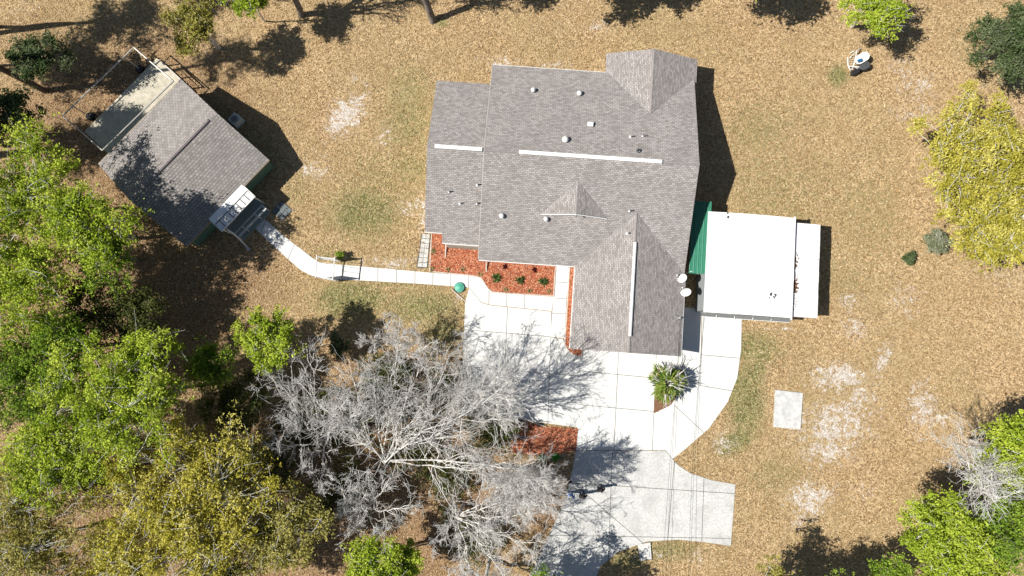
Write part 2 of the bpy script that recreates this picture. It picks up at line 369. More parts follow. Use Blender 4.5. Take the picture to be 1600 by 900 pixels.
court = [(733,450),(742,461),(752,473),(765,477),(862,487),(860,527),(881,530),(884,546),(906,560),(908,549),(1066,562),(1066,487),(1096,490),(1096,556),(1026,562),(1022,648),(1027,679),(1040,703),(900,703),(903,668),(800,654),(720,650),(724,540),(727,472)]
left_court = [(733,450),(742,461),(752,473),(765,477),(862,487),(860,527),(880,530),(884,543),(907,558),(903,668),(800,654),(720,650),(724,540),(727,472)]
paved('parking_court', 'pale concrete parking court before the front walk, under bare branches', left_court,
      [((793,481),(785,660)), ((862,487),(856,660)), ((700,513),(908,530)), ((700,570),(910,588)), ((700,612),(910,630))], M_CONC, 0.012, 0.0)
apron = [(908,545),(990,545),(1062,552),(1064,480),(1096,482),(1095,556),(1094,600),(1060,630),(1024,646),(1022,649),(1027,679),(1040,703),(900,703),(904,640)]
paved('garage_apron', 'bright white concrete apron in front of the garage wing', apron,
      [((967,540),(959,710)), ((1026,540),(1021,660)), ((1066,480),(1066,640)), ((880,577),(1100,598)), ((880,630),(1100,650))], M_CONC, 0.016, 0.002)
curve = [(1097,482),(1159,485),(1158,545),(1152,590),(1137,628),(1107,670),(1070,702),(1051,717),(1040,703),(1027,679),(1022,649),(1024,646),(1060,630),(1094,600),(1096,556)]
paved('curved_drive', 'bright concrete drive curving from the white outbuilding past the planter', curve,
      [((1080,553),(1170,561)), ((1045,625),(1115,690)), ((1080,600),(1170,615))], M_CONC, 0.014, 0.001)
low = [(900,704),(1040,704),(1051,718),(1062,729),(1078,739),(1110,750),(1149,757),(1142,853),(1100,847),(1060,843),(1010,846),(965,863),(938,885),(920,930),(810,930),(838,880),(858,835),(882,785),(893,740)]
paved('lower_drive', 'weathered grey concrete drive with worn streaks leading to the road', low,
      [((957,700),(951,860)), ((900,755),(1160,772)), ((925,780),(1003,847)), ((1054,716),(1042,860)), ((780,835),(955,838)), ((1100,745),(1096,860))], M_OLDCONC, 0.012, 0.0)
# front walk, slab by slab
walk = [(387,335),(404,334),(440,366),(488,403),(500,411),(560,416),(649,424),(733,431),(750,434),(758,445),(768,457),(790,459),(865,464),(862,486),(765,476),(752,472),(742,460),(733,449),(705,447),(649,443),(560,438),(516,436),(487,431),(468,421),(430,387),(402,360)]
straight = [(488,403),(500,411),(560,416),(649,424),(733,431),(750,434),(758,445),(768,457),(790,459),(865,464),(862,486),(765,476),(752,472),(742,460),(733,449),(705,447),(649,443),(560,438),(516,436),(487,431),(470,422)]
paved('front_walk', 'narrow pale concrete walk along the front flower bed', straight,
      [((x, 400), (x - 1.5, 500)) for x in (535,563,591,620,649,677,705,733,765,793,821)], M_CONC, 0.02, 0.004)
diag = [(387,335),(402,331),(440,366),(488,403),(470,422),(430,387),(398,356)]
paved('shed_walk', 'concrete walk running diagonally to the shed porch steps', diag,
      [((418,338),(404,372)), ((440,358),(424,390)), ((463,375),(448,410))], M_CONC, 0.018, 0.003)
entry = [(868,413),(891,415),(888,442),(885,467),(882,529),(860,526),(863,487),(865,464),(866,440)]
paved('entry_walk', 'concrete entry walk between flower bed and garage wing', entry,
      [((860,440),(890,442)), ((855,465),(890,467)), ((855,489),(890,490))], M_CONC, 0.024, 0.006)

# ------------------------------------------------------------------ house
HA = R(-4.0); HC, HS = math.cos(HA), math.sin(HA)
def hx(p): return Vector((p[0] * HC - p[1] * HS, p[0] * HS + p[1] * HC, p[2]))
def hinv(p): return Vector((p[0] * HC + p[1] * HS, -p[0] * HS + p[1] * HC, p[2]))
def slope_mesh(mb, poly, course, step, thick=0.14):
    """poly: 3D planar roof polygon (first edge = eave). Cut into overlapping courses that step like real shingles."""
    p = [Vector(q) for q in poly]; e = (p[1] - p[0]).normalized()
    nrm = Vector((0, 0, 0))
    for i in range(len(p)): nrm += (p[i] - p[0]).cross(p[(i + 1) % len(p)] - p[0])
    nrm.normalize(); nrm = nrm if nrm.z > 0 else -nrm
    up = nrm.cross(e); up = up if up.z > 0 else -up
    uv = [((q - p[0]).dot(e), (q - p[0]).dot(up)) for q in p]
    vmin, vmax = min(v for _, v in uv), max(v for _, v in uv)
    o = p[0]; k = math.floor(vmin / course); u0 = o.dot(e)
    while k * course < vmax:
        a, b = k * course, (k + 1) * course
        c = clip(uv, (-100, a), (100, a), 1); c = clip(c, (-100, b), (100, b), -1) if len(c) > 2 else c
        if len(c) > 2:
            lift = lambda v: step * (1 - (v - a) / course)
            pts = [o + e * u + up * v + nrm * lift(v) for u, v in c]
            mb.poly(pts, [(u + u0, v) for u, v in c])
            low = [q for q in c if abs(q[1] - a) < 1e-5]
            if len(low) >= 2:
                us = sorted(u for u, _ in low); A, B = o + e * us[0] + up * a, o + e * us[-1] + up * a
                mb.poly([A, B, B + nrm * step, A + nrm * step], [(us[0] + u0, a)] * 4)
        k += 1
    # underside and edge
    n = len(p)
    for i in range(n):
        j = (i + 1) % n; mb.poly([p[i], p[j], p[j] - nrm * thick, p[i] - nrm * thick], [(0, 0)] * 4)
    mb.poly([q - nrm * thick for q in reversed(p)])

house = thing('house', hx((4, 12, 0)), 'sprawling single storey house with weathered grey shingle roof and two cross gables', 'house')
SL = 0.37; ZE = 2.7
RY, RZ = 15.1, 5.82                      # main ridge
def zmain(y): return RZ - SL * abs(y - RY)
def slope(pts, name='roof_slope', m=None, par=None, course=0.145, step=0.007, xf=hx):
    b = MB(xf); slope_mesh(b, pts, course, step); return b.build(name, m or M_SHINGLE, par or house, fix=False)
X0, X1 = -3.25, 13.85
# main roof, south and north slopes (notched where the wings run in)
slope([(X0, 6.67, zmain(6.67)), (X1, 6.67, zmain(6.67)), (X1, RY, RZ), (X0, RY, RZ)])
slope([(X1, 23.35, zmain(23.35)), (X0, 23.35, zmain(23.35)), (X0, RY, RZ), (X1, RY, RZ)])
# left wing, slightly lower
WX0 = -7.88; WRY, WRZ = 15.2, 5.45; zw = lambda y: WRZ - 0.395 * abs(y - WRY)
slope([(WX0, 8.68, zw(8.68)), (-6.4, 8.68, zw(8.68)), (-6.4, WRY, WRZ), (WX0, WRY, WRZ)])
slope([(-6.4, 7.9, zw(7.9)), (X0 - 0.02, 7.9, zw(7.9)), (X0 - 0.02, WRY, WRZ), (-6.4, WRY, WRZ)])
slope([(X0 - 0.02, 21.6, zw(21.6)), (WX0, 21.6, zw(21.6)), (WX0, WRY, WRZ), (X0 - 0.02, WRY, WRZ)])
# garage wing running south
GX0, GX1, GR, GRZ, GY0 = 4.78, 13.9, 9.33, 4.36, -0.14
gs = (GRZ - 2.66) / (GR - GX0); yin = RY - (RZ - GRZ) / SL
slope([(GX0, 6.7, 2.69), (GX0, GY0, 2.69), (GR, GY0, GRZ + .03), (GR, yin, GRZ + .03)])
slope([(GX1, GY0, 2.69), (GX1, 6.7, 2.69), (GR, yin, GRZ + .03), (GR, GY0, GRZ + .03)])
# back gable running north
BX0, BX1, BR, BY = 6.3, 14.05, 10.06, 25.05; BRZ = 4.16; ybin = RY + (RZ - BRZ) / SL
slope([(BX0, BY, 2.7), (BX0, 23.2, 2.7), (BR, ybin, BRZ + .04), (BR, BY, BRZ + .04)])
slope([(BX1, 23.0, 2.7), (BX1, BY, 2.7), (BR, BY, BRZ + .04), (BR, ybin, BRZ + .04)])
# small dormer gable
DX0, DX1, DR, DY = 1.65, 6.98, 4.38, 10.62; DZ = zmain(DY); DRZ = DZ + 0.98; dyin = RY - (RZ - DRZ) / SL
slope([(DR, dyin, DRZ + .02), (DR, DY, DRZ + .02), (DX0, DY, DZ + .03)])
slope([(DR, DY, DRZ + .02), (DR, dyin, DRZ + .02), (DX1, DY, DZ + .03)])
b = MB(hx); b.poly([(DX0 + .3, DY, DZ - .05), (DX1 - .3, DY, DZ - .05), (DR, DY, DRZ - .1)]); b.poly([(DX0 + .3, DY + .1, DZ - .05), (DX1 - .3, DY + .1, DZ - .05), (DR, DY + .1, DRZ - .1)]); b.build('dormer_face', M_WHITE, house)
b = MB(hx)
for e in (DX0, DX1): b.tube([(e, DY - .06, DZ + .02), (DR, DY - .06, DRZ)], .045, 5)
b.build('dormer_fascia', M_WHITE, house)
b = MB(hx)
for x0 in (X0 - .02, ):
    for y0, y1 in ((6.7, RY), (23.3, RY)): b.tube([(x0, y0, zmain(y0) - .02), (x0, y1, zmain(y1) - .02)], .045, 5)
b.build('rake_trim', mat('sunlit_rake', (.42, .40, .38), .8, .2, 5), house)  # pale tone stands in for sun on the main roof's raised edge
# ridge caps
def cap(path, r=0.11, name='ridge_cap', m=None, xf=hx, par=None):
    b = MB(xf); b.tube(path, r, 6); return b.build(name, m or mat('ridge_shingle', (.30, .275, .265), .95, .3, 6), par or house)
cap([(X0, RY, RZ - .05), (X1, RY, RZ - .05)]); cap([(WX0, WRY, WRZ - .05), (X0, WRY, WRZ - .05)]); cap([(GR, GY0, GRZ - .04), (GR, yin, GRZ - .04)]); cap([(BR, ybin, BRZ - .04), (BR, BY, BRZ - .04)]); cap([(DR, DY - .25, DRZ - .05), (DR, dyin, DRZ - .05)], 0.08)
# white ridge vents
for a, c in (((-0.5, 15.1, RZ + .05), (10.85, 15.1, RZ + .05)), ((-7.25, 15.2, WRZ + .05), (-3.45, 15.2, WRZ + .05)), ((GR, 1.2, GRZ + .08), (GR, 8.75, GRZ + .08))):
    b = MB(hx); cx, cy = (a[0] + c[0]) / 2, (a[1] + c[1]) / 2; dx, dy = abs(c[0] - a[0]), abs(c[1] - a[1])
    if dx > dy: b.box((cx, cy, a[2] + .03), (dx, .30, .10)); b.box((cx, cy, a[2] + .1), (dx, .16, .05))
    else: b.box((cx, cy, a[2] + .02), (.22, dy, .08)); b.box((cx, cy, a[2] + .08), (.12, dy, .04))
    b.build('ridge_vent', M_WHITE, house)
# walls
def gablebox(x0, x1, y0, y1, zr, axis, name='wall', m=M_CREAM, par=None, xf=hx, ze=2.45):
    b = MB(xf)
    if axis == 'x':
        ym = (y0 + y1) / 2; pr = [(y0, 0), (y1, 0), (y1, ze), (ym, zr), (y0, ze)]; f = lambda t, q: (t, q[0], q[1]); a0, a1 = x0, x1
    else:
        xm = (x0 + x1) / 2; pr = [(x0, 0), (x1, 0), (x1, ze), (xm, zr), (x0, ze)]; f = lambda t, q: (q[0], t, q[1]); a0, a1 = y0, y1
    b.poly([f(a0, q) for q in pr]); b.poly([f(a1, q) for q in pr])
    for i in range(5): j = (i + 1) % 5; b.poly([f(a0, pr[i]), f(a1, pr[i]), f(a1, pr[j]), f(a0, pr[j])])
    return b.build(name, m, par or house)
gablebox(X0 + .35, X1 - .35, 7.15, 22.85, 5.35, 'x'); gablebox(WX0 + .3, X0 + .4, 9.1, 21.2, 4.9, 'x', ze=2.25)
gablebox(GX0 + .4, GX1 - .4, GY0 + .4, 8.0, 3.95, 'y', ze=2.4); gablebox(BX0 + .4, BX1 - .4, 21, BY - .4, 3.75, 'y', ze=2.4)
b = MB(hx); b.box((-4.75, 8.3, 1.1), (2.7, .95, 2.2)); b.build('porch_wall', M_CREAM, house)
# fascia boards along the eaves
for x0, x1, y, z in ((X0, GX0, 6.63, 2.66), (-6.4, X0, 7.86, zw(7.9) - .05), (WX0, -6.4, 8.64, zw(8.68) - .05), (X0, BX0, 23.39, 2.66)): b = MB(hx); b.box(((x0 + x1) / 2, y, z - .04), (x1 - x0, .06, .16)); b.build('fascia', M_WHITE, house)
for x in (GX1 + .04, GX0 - .03): b = MB(hx); b.box((x, 3.2, 2.58), (.06, 6.7, .14)); b.build('fascia', M_WHITE, house)
gd = MB(hx); gd.box((9.3, .23, 1.1), (4.9, .06, 2.2)); g = gd.build('garage_door', M_WHITE, house)
for k in range(4):
    s = MB(hx); s.box((9.3, .18, .3 + k * .54), (4.8, .04, .5)); s.build('panel', M_WHITE, g)
for x, y in ((-1.2, 7.13), (1.6, 7.13)):
    s = MB(hx); s.box((x, y - .02, 1.5), (1.5, .08, 1.2)); wf = s.build('window', M_WINDOWFRAME, house)
    s = MB(hx); s.box((x, y - .07, 1.5), (1.3, .03, 1.0)); s.build('pane', M_GLASS, wf)
s = MB(hx); s.box((3.9, 7.1, 1.05), (1.0, .08, 2.1)); s.build('front_door', mat('door_brown', (.12, .05, .03), .5), house)
# roof fittings: position by pixel on the slope
def roofpt(px, py, zfun):
    z = 4.5
    for _ in range(12): q = hinv(P(px, py, z)); z = zfun(q)
    return P(px, py, z)
zm = lambda q: zmain(q.y); zwg = lambda q: zw(q.y); zg = lambda q: GRZ - gs * abs(q.x - GR)
for px, py, r, zf in ((833,142,.20,zm),(905,147,.22,zm),(883,219,.27,zm),(784,338,.21,zm),(853,343,.20,zm)):
    p = roofpt(px, py, zf); b = MB(); b.lathe(p, [(r * .7, -.1), (r * .65, .15), (r * .65, .22)], 14); rv = b.build('roof_vent', M_STEEL, house, True)
    b = MB(); b.lathe(p, [(r * .6, .2), (r * 1.02, .2), (r, .27), (r * .6, .38), (r * .2, .42), (.001, .42)], 16); b.build('cap', M_WHITE, rv, True)
p = roofpt(922, 195, zm); b = MB(hx); q = hinv(p); b.box((q.x, q.y, p.z + .08), (.42, .40, .22)); sqv = b.build('box_vent', M_STEEL, house); b = MB(hx); b.box((q.x, q.y - .02, p.z + .22), (.46, .36, .05)); b.build('cap', M_WHITE, sqv)
for px, py, zf in ((985,214,zm),(1005,213,zm),(984,330,zm),(980,365,zg),(702,300,zwg),(719,318,zwg),(746,289,zwg),(746,318,zwg)):
    p = roofpt(px, py, zf); b = MB(); b.lathe(p, [(.16, -.08), (.10, .06), (.055, .08), (.055, .42), (.0001, .42)], 10); b.build('vent_pipe', M_WHITE if (px + py) % 2 else M_STEEL, house)
    b = MB(); b.lathe(p + Vector((0, 0, .421)), [(.04, 0), (.0001, .002)], 10); b.build('pipe_mouth', M_BLACK, house)
p = roofpt(998, 236, zm); b = MB(); b.lathe(p, [(.20, -.05), (.18, .10), (.11, .12), (.11, .02), (.0001, .0)], 14); b.build('vent_collar', M_DARK, house)
# satellite dishes and their mounts on the garage eave, service mast
def dish(px, py, z, az, r, label):
    c = P(px, py, z); t = thing('satellite_dish', c - Vector((.35, 0, .55)), label, 'satellite dish', 'satellite dishes on the garage eave')
    ax = Vector((math.cos(az) * .75, math.sin(az) * .75, .62)).normalized(); a = ax.cross(Vector((0, 0, 1))).normalized(); bb = ax.cross(a)
    b = MB(); n = 24; rings = []
    for rr, dd in ((.001, -.09), (.35, -.075), (.7, -.035), (1., .02)):
        rings.append([c + a * math.cos(2 * math.pi * k / n) * r * rr * .88 + bb * math.sin(2 * math.pi * k / n) * r * rr + ax * dd for k in range(n)])
    for i in range(3):
        for k in range(n): l = (k + 1) % n; b.poly([rings[i][k], rings[i][l], rings[i + 1][l], rings[i + 1][k]])
    d = b.build('dish', M_WHITE, t, True); d.modifiers.new('s', 'SOLIDIFY').thickness = .02
    b = MB(); foot = c + Vector((-.42, 0, -.62)); b.tube([foot, foot + Vector((.05, 0, .35)), c - ax * .09], .03, 7); b.build('mast', M_STEEL, t)
    b = MB(); tip = c + ax * .42 - bb * (-.28 if bb.z < 0 else .28) * 1.0; low = c + bb * (r * .95 if bb.z < 0 else -r * .95); b.tube([low, tip], .02, 6); b.build('feed_arm', M_STEEL, t)
    b = MB(); b.lathe(tip - Vector((0, 0, .06)), [(.05, 0), (.07, .05), (.05, .14), (.001, .15)], 10); b.build('feed_horn', M_WHITE, t, True)
    return t
dish(1066, 435, 3.15, R(148), .46, 'upper white satellite dish on the garage eave, beside green canopy')
dish(1072, 457, 3.1, R(128), .48, 'lower white satellite dish with wide tripod mount on garage eave')
mast = P(1061, 497, 3.0); sm = thing('service_mast', (mast.x, mast.y, 0.02), 'thin metal electric service mast rising through the garage eave', 'utility mast')
b = MB(); b.tube([(mast.x, mast.y, .02), (mast.x, mast.y, 3.5)], .04, 8); b.build('pipe', M_STEEL, sm)
b = MB(); b.tube([(mast.x, mast.y, 3.42), (mast.x - .05, mast.y, 3.58), (mast.x - .2, mast.y - .05, 3.5)], [.05, .07, .06], 8); b.build('weatherhead', M_STEEL, sm)
b = MB(); b.tube([(mast.x - .5, mast.y + .3, 2.95), (mast.x, mast.y, 3.3), (mast.x - .55, mast.y - .35, 2.9)], .022, 6); b.build('brace', M_STEEL, sm)
mtop = Vector((mast.x, mast.y, 3.45))
for k, (ex, ey, ez, lab) in enumerate(((1039, 940, 3.7, 'thin black service cable sagging from mast over the drive'), (1047, 940, 3.9, 'twin black cable beside the service cable over the drive'), (1030, 960, 4.3, 'slender upper overhead wire running from mast to road'))):
    e = P(ex, ey, ez); e = e + (e - mtop) * 0.25; pts = []
    for i in range(25):
        t = i / 24; q = mtop.lerp(e, t); q.z -= .5 * 4 * t * (1 - t) * (.5 + .3 * k); q.x += .06 * k; pts.append(q)
    b = MB(); b.tube(pts, .011, 5); tag(b.build('overhead_cable', M_CABLE), lab, 'cable', 'overhead cables')
# green lid of the tank by the walk
c = P(718, 449, .12); t = thing('tank_lid', (c.x, c.y, -.05), 'round sea green plastic tank lid where the walk meets the lawn', 'lid')
b = MB(); b.lathe((c.x, c.y, 0), [(.46, -.05), (.46, .10), (.42, .12)], 24); b.build('riser', M_DARK, t)
b = MB(); b.lathe((c.x, c.y, 0), [(.43, .10), (.43, .15), (.39, .17), (.30, .165), (.28, .185), (.001, .2)], 24); b.build('cover', M_LID, t, True)
for k in range(6):
    a = k * math.pi / 3; b = MB(); b.lathe((c.x + .35 * math.cos(a), c.y + .35 * math.sin(a), .165), [(.025, 0), (.025, .02), (.001, .022)], 8); b.build('bolt', M_STEEL, t)
b = MB(); b.tube([P(705, 451, .04), P(716, 461, .04), P(728, 471, .04)], .045, 6); tag(b.build('drain_pipe', M_EDGE), 'pale thin pipe lying on the lawn beside the green lid', 'pipe')

# ------------------------------------------------------------------ white flat-roofed outbuilding
ob = thing('outbuilding', hx((19.1, 7.8, 0)), 'boxy outbuilding with gently arched bright white coated roof', 'outbuilding')
b = MB(hx); nx = 14; xs = [15.45 + (22.68 - 15.45) * i / nx for i in range(nx + 1)]
arch = lambda x: 3.0 + .32 * (1 - ((x - 18.2) / 4.6) ** 2)
ys = [3.62, 5.7, 7.8, 9.9, 11.95]
for i in range(nx):
    for j in range(4):
        b.poly([(xs[i], ys[j], arch(xs[i])), (xs[i + 1], ys[j], arch(xs[i + 1])), (xs[i + 1], ys[j + 1], arch(xs[i + 1])), (xs[i], ys[j + 1], arch(xs[i]))])
rf = b.build('roof', M_MEMBRANE, ob); md = rf.modifiers.new('s', 'SOLIDIFY'); md.thickness = .12; md.offset = -1
b = MB(hx); b.box((19.05, 7.8, 1.42), (6.9, 8.0, 2.84)); b.build('wall', mat('grey_siding', (.30, .32, .33), .7, .15, 3), ob)
b = MB(hx); b.poly([(15.4, 3.6, 2.98), (22.7, 3.6, 2.98), (22.7, 3.3, 2.72), (15.4, 3.3, 2.72)]); sk = b.build('eave_skirt', mat('grey_skirt', (.20, .205, .205), .7, .25, 3), ob); sk.modifiers.new('s', 'SOLIDIFY').thickness = .03
b = MB(hx); b.box((19.05, 3.28, 2.70), (7.3, .06, .09)); b.build('gutter', M_WHITE, ob)
for x in (16.6, 18.1, 19.6, 21.1): b = MB(hx); b.box((x, 3.44, 2.875), (.05, .42, .03)); b.build('skirt_joint', M_WHITE, ob)
b = MB(hx); b.box((22.70, 7.75, 2.96), (.09, 8.6, .22)); b.build('edge_trim', M_WHITE, ob)
b = MB(hx); b.box((17.6, 3.77, 1.15), (2.6, .06, 2.3)); b.build('door', M_WHITE, ob)
for k, (x, y) in enumerate(((20.85, 5.35), (21.2, 5.3), (17.1, 11.75))):
    b = MB(hx)
    for i in range(7): b.box((x + random.uniform(-.1, .1), y + random.uniform(-.2, .2), arch(x) + .006 + i * .001), (random.uniform(.04, .12), random.uniform(.05, .25), .01), random.uniform(-.4, .4))
    b.build('roof_debris', M_DARK, ob)
lt = thing('lean_to', hx((23.9, 7.7, 0)), 'narrow white sheet lean-to shed roof against the outbuilding', 'lean-to')
zl = lambda x: 2.72 - .07 * (x - 22.75)
for k in range(8):
    y0, y1 = 3.78 + k * .98, 3.78 + (k + 1) * .98 - .012
    b = MB(hx); b.poly([(22.86, y0, zl(22.86) + .03), (25.0, y0, zl(25) + .03), (25.0, y1, zl(25) + .03 + .006 * (k % 2)), (22.86, y1, zl(22.86) + .03 + .006 * (k % 2))]); s = b.build('roof_sheet', M_LEANTO, lt); s.modifiers.new('s', 'SOLIDIFY').thickness = .03
b = MB(hx); b.box((23.9, 7.7, 1.25), (2.0, 7.6, 2.5)); b.build('wall', M_WHITE, lt)
b = MB(hx); b.box((22.80, 7.7, 2.62), (.12, 7.9, .05)); b.build('valley_gutter', M_RUST, lt)
for k in range(110):
    y = random.triangular(4.2, 9.8, 6.0); b = b if k else MB(hx); xx = 22.9 + abs(random.gauss(0, .13)); b.box((xx, y, zl(xx) + .05), (random.uniform(.05, .2), random.uniform(.05, .2), .02), random.uniform(0, 3))
o = b.build('leaf_debris', M_RUST, lt); o['kind'] = 'stuff'
for k in range(16):
    y = 4.3 + (k % 8) * .9 + random.uniform(-.2, .2); b = MB(hx) if k == 0 else b; b.box((24.3 + random.uniform(-.3, .45), y, zl(24.3) + .04), (random.uniform(.2, .5), .03, .012), random.uniform(-.15, .15))
o = b.build('dirt_streak', mat('pale_grey_dirt', (.42, .41, .40), .9, .2, 5), lt); o['kind'] = 'stuff'
# green metal canopy between house and outbuilding
cn = thing('metal_canopy', hx((15.1, 9.8, 0)), 'green ribbed metal canopy between house and white outbuilding', 'canopy')
zc = lambda x: 2.62 - .12 * (15.85 - x)
for k in range(5):
    x0, x1 = 14.28 + k * .315, 14.28 + (k + 1) * .315 - .004; b = MB(hx)
    prof = [(x0, .02), (x0 + .05, .05), (x0 + .08, .05), (x0 + .11, .0), (x0 + .2, .0), (x0 + .22, .02), (x0 + .24, .0), (x1, .0)]
    for (xa, za), (xb, zb_) in zip(prof[:-1], prof[1:]): b.poly([(xa, 6.8, zc(xa) + za), (xb, 6.8, zc(xb) + zb_), (xb, 12.92, zc(xb) + zb_), (xa, 12.92, zc(xa) + za)])
    s = b.build('roof_panel', M_GREENMETAL, cn); s.modifiers.new('s', 'SOLIDIFY').thickness = .012
for x, y in ((14.4, 6.95), (14.4, 12.75), (15.35, 12.75), (15.35, 6.95)): b = MB(hx); b.box((x, y, zc(x) / 2 - .02), (.09, .09, zc(x) - .02)); b.build('post', M_WHITE, cn)
for y in (6.95, 12.75): b = MB(hx); b.box((15.0, y, zc(15) - .1), (1.3, .07, .09)); b.build('beam', M_WHITE, cn)
# bare concrete pad in the yard + small pad by the drive
p0, p1, p2, p3 = W([(1211,609),(1254,614),(1250,671),(1208,667)])
b = MB(); b.prism([p0, p1, p2, p3], -.1, .09); tag(b.build('concrete_pad', M_SLABOLD), 'rectangular stained concrete pad lying alone in the yard by bare sand', 'concrete pad')
b = MB(); b.prism(W([(996,850),(1016,847),(1018,873),(1000,876)]), -.1, .12, .01); b.prism(W([(999,853),(1013,851),(1014,869),(1003,871)]), .119, .16, .01); tag(b.build('drain_pad', M_SLABOLD), 'small pale concrete box at the edge of the weathered drive', 'concrete box')
# stepping pavers left of the front bed
sp = MB(); sp.prism(W([(659,364),(673,366),(668,419),(650,418)]), -.1, -.005); spo = sp.build('side_path', M_JOINT); tag(spo, 'strip of pale paving blocks beside the left wing', kind='structure')
A_, B_, C_, D_ = (Vector((*q, 0)) for q in W([(660,365),(672,366),(667,418),(652,417)]))
for i in range(7):
    for j in range(2):
        u0, u1, v0, v1 = j / 2 + .02, (j + 1) / 2 - .02, i / 7 + .008, (i + 1) / 7 - .008
        f = lambda u, v: tuple(A_.lerp(B_, u).lerp(D_.lerp(C_, u), v).xy)
        b = MB(); b.prism([f(u0, v0), f(u1, v0), f(u1, v1), f(u0, v1)], -.06, .02 + random.uniform(-.01, .012)); b.build('paver', M_SLABOLD, spo)

# ------------------------------------------------------------------ flower beds
BEDS = []
def bed(name, label, outline, border=None, bm_=M_EDGE, chips=1500):
    poly = W(outline); BEDS.append(poly); PAVED.append(poly); b = MB(); b.prism(poly, -.1, .035); o = b.build(name, M_MULCH); tag(o, label, kind='structure')
    xs = [p[0] for p in poly]; ys = [p[1] for p in poly]; X = RNG.uniform(min(xs), max(xs), chips * 3); Y = RNG.uniform(min(ys), max(ys), chips * 3)
    k = inside(poly, X, Y); X, Y = X[k], Y[k]; n = len(X); a = RNG.uniform(0, 6.28, n); L = RNG.uniform(.04, .11, n); wd = RNG.uniform(.015, .04, n)
    c = np.stack([X, Y, RNG.uniform(.04, .075, n)], -1); u = np.stack([np.cos(a), np.sin(a), RNG.uniform(-.4, .4, n)], -1) * L[:, None]; v = np.stack([-np.sin(a), np.cos(a), RNG.uniform(-.5, .5, n)], -1) * wd[:, None]
    V = np.stack([c - u - v, c + u - v, c + u + v, c - u + v], 1).reshape(-1, 3)
    pal = np.array([(.50, .17, .085), (.38, .11, .055), (.58, .23, .13), (.26, .075, .04), (.62, .34, .22)]); cc = pal[RNG.integers(0, 5, n)] * RNG.uniform(.8, 1.15, (n, 1))
    col = np.repeat(np.concatenate([cc, np.ones((n, 1))], 1), 4, 0); ch = link_mesh('mulch_chips', np_mesh('mulch_chips', V, 4, col), M_DRY, o); ch['kind'] = 'stuff'
    if border:
        for q in border:
            b = MB(); pts = [P(x, y, .05) for x, y in q]
            for s, e in zip(pts[:-1], pts[1:]): b.tube([s, e], .055, 6)
            b.build('border', bm_, o)
    return o
front = [(675,362),(691,364),(692,376),(746,380),(748,404),(868,416),(865,462),(790,458),(769,456),(759,445),(751,433),(733,430),(671,424)]
bed('front_mulch_bed', 'red mulch flower bed along the house front with pale edging', front,
    [[(672,424),(733,430),(744,431.5),(751,434),(756,440),(759,446),(764,452),(769,456),(790,458),(865,462.5)], [(674.5,366),(671.5,424)], [(868,417),(865,462)]], chips=9000)
strip = [(890,416),(897,417),(893,540),(900,545),(910,547),(909,556),(900,555),(890,549),(883,538)]
bed('garage_mulch_strip', 'narrow red mulch strip curving along the garage wall', strip, [[(890,418),(885,500),(882.5,538),(886,545),(893,552),(902,556),(909,557),(910,547)]], M_EDGE, 1500)
low_bed = [(803,663),(826,661),(850,667),(902,670),(899,703),(880,707),(850,712),(800,706)]
bed('lower_mulch_bed', 'red mulch bed in dappled shade at the foot of the bare trees', low_bed, None, chips=2600)
for k, (a, c) in enumerate((((697,381),(696,402)), ((760,409),(760,425)))):
    p, q = P(*a, .35), P(*c, .06); b = MB(); b.tube([p + Vector((0, 0, .5)), p, q], .06, 6); tag(b.build('downspout', M_EDGE), ('white downspout extension lying on mulch by the porch wall', 'short white downspout at the corner of the main roof')[k], 'downspout')
def spiky(px, py, r, n, label, cols, group=None):
    c = P(px, py, .04); t = thing('bed_plant', c, label, 'plant', group); V = []; C = []
    for k in range(n):
        a = random.uniform(0, 6.28); el = random.uniform(.15, 1.2); L = r * random.uniform(.7, 1.1); d = Vector((math.cos(a) * math.cos(el), math.sin(a) * math.cos(el), math.sin(el))); s = Vector((-math.sin(a), math.cos(a), 0)) * r * .07
        m_ = d * L * .55; e = d * L; e.z *= .55
        for q in ((Vector((0, 0, 0)) - s * .6, s * .6, m_ + s, m_ - s), (m_ - s, m_ + s, e + s * .1, e - s * .1)): V += [tuple(x) for x in q]
        cc = random.choice(cols); C += [(*[v * random.uniform(.7, 1.2) for v in cc], 1)] * 8
    link_mesh('leaves', np_mesh('leaves', np.array(V), 4, np.array(C)), M_LEAF, t)
    b = MB(); b.tube([c - Vector((0, 0, .03)), c + Vector((0, 0, r * .3))], [.04, .015], 6); b.build('stem', M_BARK, t)
GR3 = [(.07, .12, .03), (.11, .17, .05), (.05, .08, .03)]
for px, py, lab in ((776,435,'spiky green plant in red mulch, end one near the curved edging'), (813,438,'spiky green plant in red mulch, middle of the row of three'), (849,440,'spiky green plant in red mulch, end one beside the entry walk')): spiky(px, py, .62, 46, lab, GR3, 'spiky plants in the front bed')
for px, py in ((700,422),(723,421),(750,428),(790,453),(828,455),(857,455),(677,392),(675,421)): spiky(px, py, .38, 22, 'small straw coloured dry tuft at the edge of the front mulch bed', [(.42, .33, .18), (.30, .25, .12), (.2, .2, .08)], 'dry tufts in the front bed')
for px, py, lab in ((789,417,'small dark burgundy shrub by the eave, nearer the downspout'), (835,422,'small dark burgundy shrub by the eave, nearer the entry walk')): spiky(px, py, .34, 60, lab, [(.05, .006, .008), (.08, .01, .012)], 'burgundy shrubs under the eave')
for px, py, lab in ((847,715,'bright green leafy clump below the lower mulch bed, beside the bare tree'), (868,714,'bright green leafy clump below the lower mulch bed, toward the drive')): spiky(px, py, .5, 70, lab, [(.06, .25, .03), (.10, .32, .05)], 'green clumps by the lower bed')

